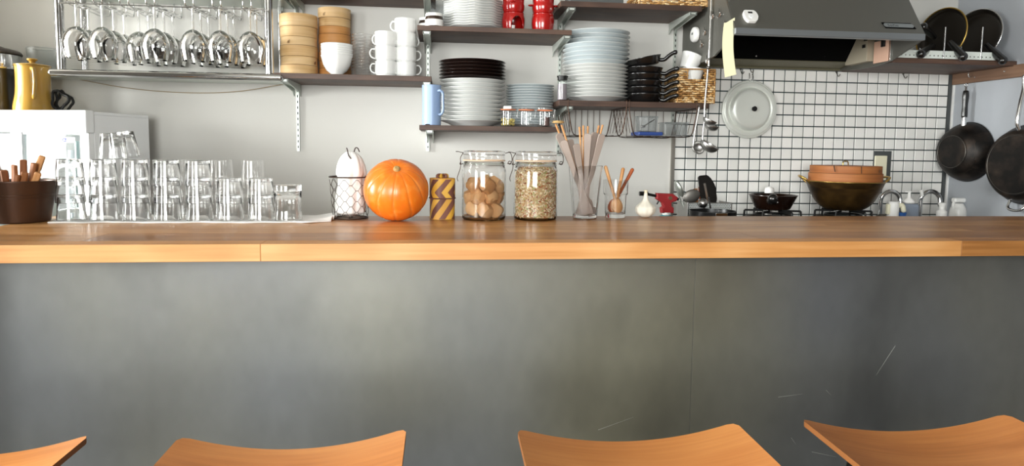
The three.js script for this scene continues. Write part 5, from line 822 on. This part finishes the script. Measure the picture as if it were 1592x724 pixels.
// ---------- shelf with the pan rack in the corner ----------
{
  const zf = -2.64, x0 = HX1 + .01, t = thing('corner_shelf', 'brown corner shelf beside the hood carrying the pan rack', 'shelf', [0, S6 - .022, 0]); part('board', metric(rspan(x0, XR - .002, 0, .022, ZB + .002, zf, .0015), 'x', .7, .3, .2), M.shelf, t);
  const r = thing('pan_rack', 'white perforated steel rack with upright pins on the corner shelf', 'rack', [0, S6, 0]), xr = sx(1549, 96, zf);
  part('perforated_strip', [rspan(x0 + .002, xr, 0, .0015, -2.9, zf + .002, .0006), rspan(x0 + .002, xr, 0, .034, zf - .002, zf + .003, .001)], std(0xdfe6e0, .45), r);
  const hg = []; for (let x = x0 + .02; x < xr - .01; x += .0192) hg.push(cyl(.0026, .0026, .0006, 0, 0, 0, 10).rotateX(Math.PI / 2).translate(x, .012, zf + .0031)); part('holes', hg, M.black, r);
  for (const [px, py, pb, z] of [[1430, 75, 86, zf + .004], [1470, 42, 96, zf + .004], [1497, 38, 82, -2.78], [1528, 42, 97, zf + .004], [1548, 39, 70, -2.78]]) { const q = spot(px, py, z); part('pin', rod([q.x, 0.002, z], [q.x, q.y - S6, z], .0035), M.chrome, r); }
  const lidPan = (px, py, z, R, label, rimMat, hs) => { const c = spot(px, py, z); c.y = S6 + R + .003; const o = thing('stored_pan', label, 'pan', c), n = v3(-.97, .12, .2).normalize(), q = new THREE.Quaternion().setFromUnitVectors(v3(0, 1, 0), n);
    part('pan', smoothLathe([[0, -.02], [R * .72, -.02], [R * .8, -.016], [R * .97, .014], [R, .018], [R * .985, .02], [R * .94, .012], [R * .76, -.012], [0, -.015]], 64, 60).applyQuaternion(q), std(0x2b2621, .3, { metalness: .4, clearcoat: .4 }), o);
    part('rim', torus(R, .0035, 0, .019, 0, 64, 7).applyQuaternion(q), rimMat, o);
    for (const [a, b, za, zb2] of hs) { const A = spot(...a, za).sub(c), B = spot(...b, zb2).sub(c); part('handle', [rod(A, B, .0135, .019, 14), ball(.019, B.x, B.y, B.z, 14)], M.blackGloss, o); } };
  lidPan(1468, 46, -2.775, .122, 'dark lidded pan with a brass rim on the corner rack', M.brassBright, [[[1478, 66], [1497, 88], -2.68, -2.6], [[1452, 58], [1436, 42], -2.75, -2.72], [[1450, 72], [1432, 84], -2.7, -2.62]]);
  lidPan(1521, 50, -2.77, .122, 'dark lidded pan with a chrome rim on the corner rack', M.chrome, [[[1534, 70], [1559, 94], -2.68, -2.6]]);
}
// ---------- bar stools ----------
{
  const W = [[-120, 142, 680, 677], [280, 632, 675, 667], [802, 1140, 666, 655], [1243, 1555, 652, 640]], labs = ['saddle seat bar stool below the brown pail', 'saddle seat bar stool of orange plywood below the wire basket', 'saddle seat bar stool of orange plywood below the tall ribbed glass', 'saddle seat bar stool below the brass wok, its front leg showing'];
  W.forEach(([a, b, ya, yb], i) => {
    const z = -1.22, A = spot(a, ya, z), B = spot(b, yb, z), y = (A.y + B.y) / 2, w = i === 0 ? .42 : B.x - A.x, cx = i === 0 ? B.x - .21 : (A.x + B.x) / 2, D = .36, sag = .034, th = .011;
    const t = thing('bar_stool', labs[i], 'stool', [cx, 0, z + D / 2], [0, 0, -.015, -.03][i]);
    const r = .018, s = new THREE.Shape(); s.moveTo(-w / 2 + r, -D / 2); s.lineTo(w / 2 - r, -D / 2); s.quadraticCurveTo(w / 2, -D / 2, w / 2, -D / 2 + r); s.lineTo(w / 2, D / 2 - r); s.quadraticCurveTo(w / 2, D / 2, w / 2 - r, D / 2); s.lineTo(-w / 2 + r, D / 2); s.quadraticCurveTo(-w / 2, D / 2, -w / 2, D / 2 - r); s.lineTo(-w / 2, -D / 2 + r); s.quadraticCurveTo(-w / 2, -D / 2, -w / 2 + r, -D / 2);
    const outline = s.getPoints(8), nx = 40, nz = 14, pos = [], idx = [], half = (z2) => { const e = D / 2 - Math.abs(z2); return w / 2 - (e < r ? r - Math.sqrt(Math.max(0, r * r - (r - e) ** 2)) : 0); };
    const fy = (x) => y - sag * (1 - Math.pow(2 * x / w, 2));
    for (const lay of [0, 1]) for (let j = 0; j <= nz; j++) for (let k = 0; k <= nx; k++) { const q = j / nz, zz = D * (.5 - .5 * Math.cos(Math.PI * q)) - D / 2, hw = half(zz), x = -hw + 2 * hw * k / nx; pos.push(x, fy(x) - (lay ? th : 0), zz); }
    const N = (nx + 1) * (nz + 1), id = (l, k, j) => l * N + j * (nx + 1) + k;
    for (let j = 0; j < nz; j++) for (let k = 0; k < nx; k++) { idx.push(id(0, k, j), id(0, k, j + 1), id(0, k + 1, j + 1), id(0, k, j), id(0, k + 1, j + 1), id(0, k + 1, j)); idx.push(id(1, k, j), id(1, k + 1, j + 1), id(1, k, j + 1), id(1, k, j), id(1, k + 1, j), id(1, k + 1, j + 1)); }
    const surf = new THREE.BufferGeometry(); surf.setAttribute('position', new THREE.Float32BufferAttribute(pos, 3)); surf.setIndex(idx); surf.computeVertexNormals();
    part('seat', metric(merge(surf), 'x', .6, rnd(), rnd()), M.seat, t);
    const ring = []; for (let k = 0; k <= nx; k++) ring.push([k, 0]); for (let j = 1; j <= nz; j++) ring.push([nx, j]); for (let k = nx - 1; k >= 0; k--) ring.push([k, nz]); for (let j = nz - 1; j > 0; j--) ring.push([0, j]);
    const ep = [], ei = []; ring.forEach(([k, j]) => { for (const l of [0, 1]) { const q = id(l, k, j) * 3; ep.push(pos[q], pos[q + 1], pos[q + 2]); } }); ring.forEach((_, q) => { const n = (q + 1) % ring.length; ei.push(2 * q, 2 * n, 2 * n + 1, 2 * q, 2 * n + 1, 2 * q + 1); });
    const eg = new THREE.BufferGeometry(); eg.setAttribute('position', new THREE.Float32BufferAttribute(ep, 3)); eg.setIndex(ei); eg.computeVertexNormals(); const em = M.ply.clone(); em.side = THREE.DoubleSide; part('seat_edge', merge(eg), em, t);
    const fyb = y - sag - th - .012; part('frame', [rspan(-w * .34, w * .34, fyb - .012, fyb, -D * .36, -D * .3, .003), rspan(-w * .34, w * .34, fyb - .012, fyb, D * .3, D * .36, .003), box(.05, .014, D * .7, 0, fyb + .006, 0)], M.black, t);
    for (const [u, v] of [[-1, -1], [1, -1], [1, 1], [-1, 1]]) part('leg', rod([u * w * .32, fyb - .004, v * D * .33], [u * w * .46, 0, v * D * .5], .011), M.black, t);
    const fh = .26, k = .46 - (.14) * fh / fyb; part('footrest', [tube([[-w * k, fh, -D * .455], [w * k, fh, -D * .455], [w * k, fh, D * .455], [-w * k, fh, D * .455]].map((q) => v3(...q)), .008, 60, 8, true, 'catmullrom')], M.black, t);
  });
}
scene.updateMatrixWorld(true);
renderer.render(scene, camera);
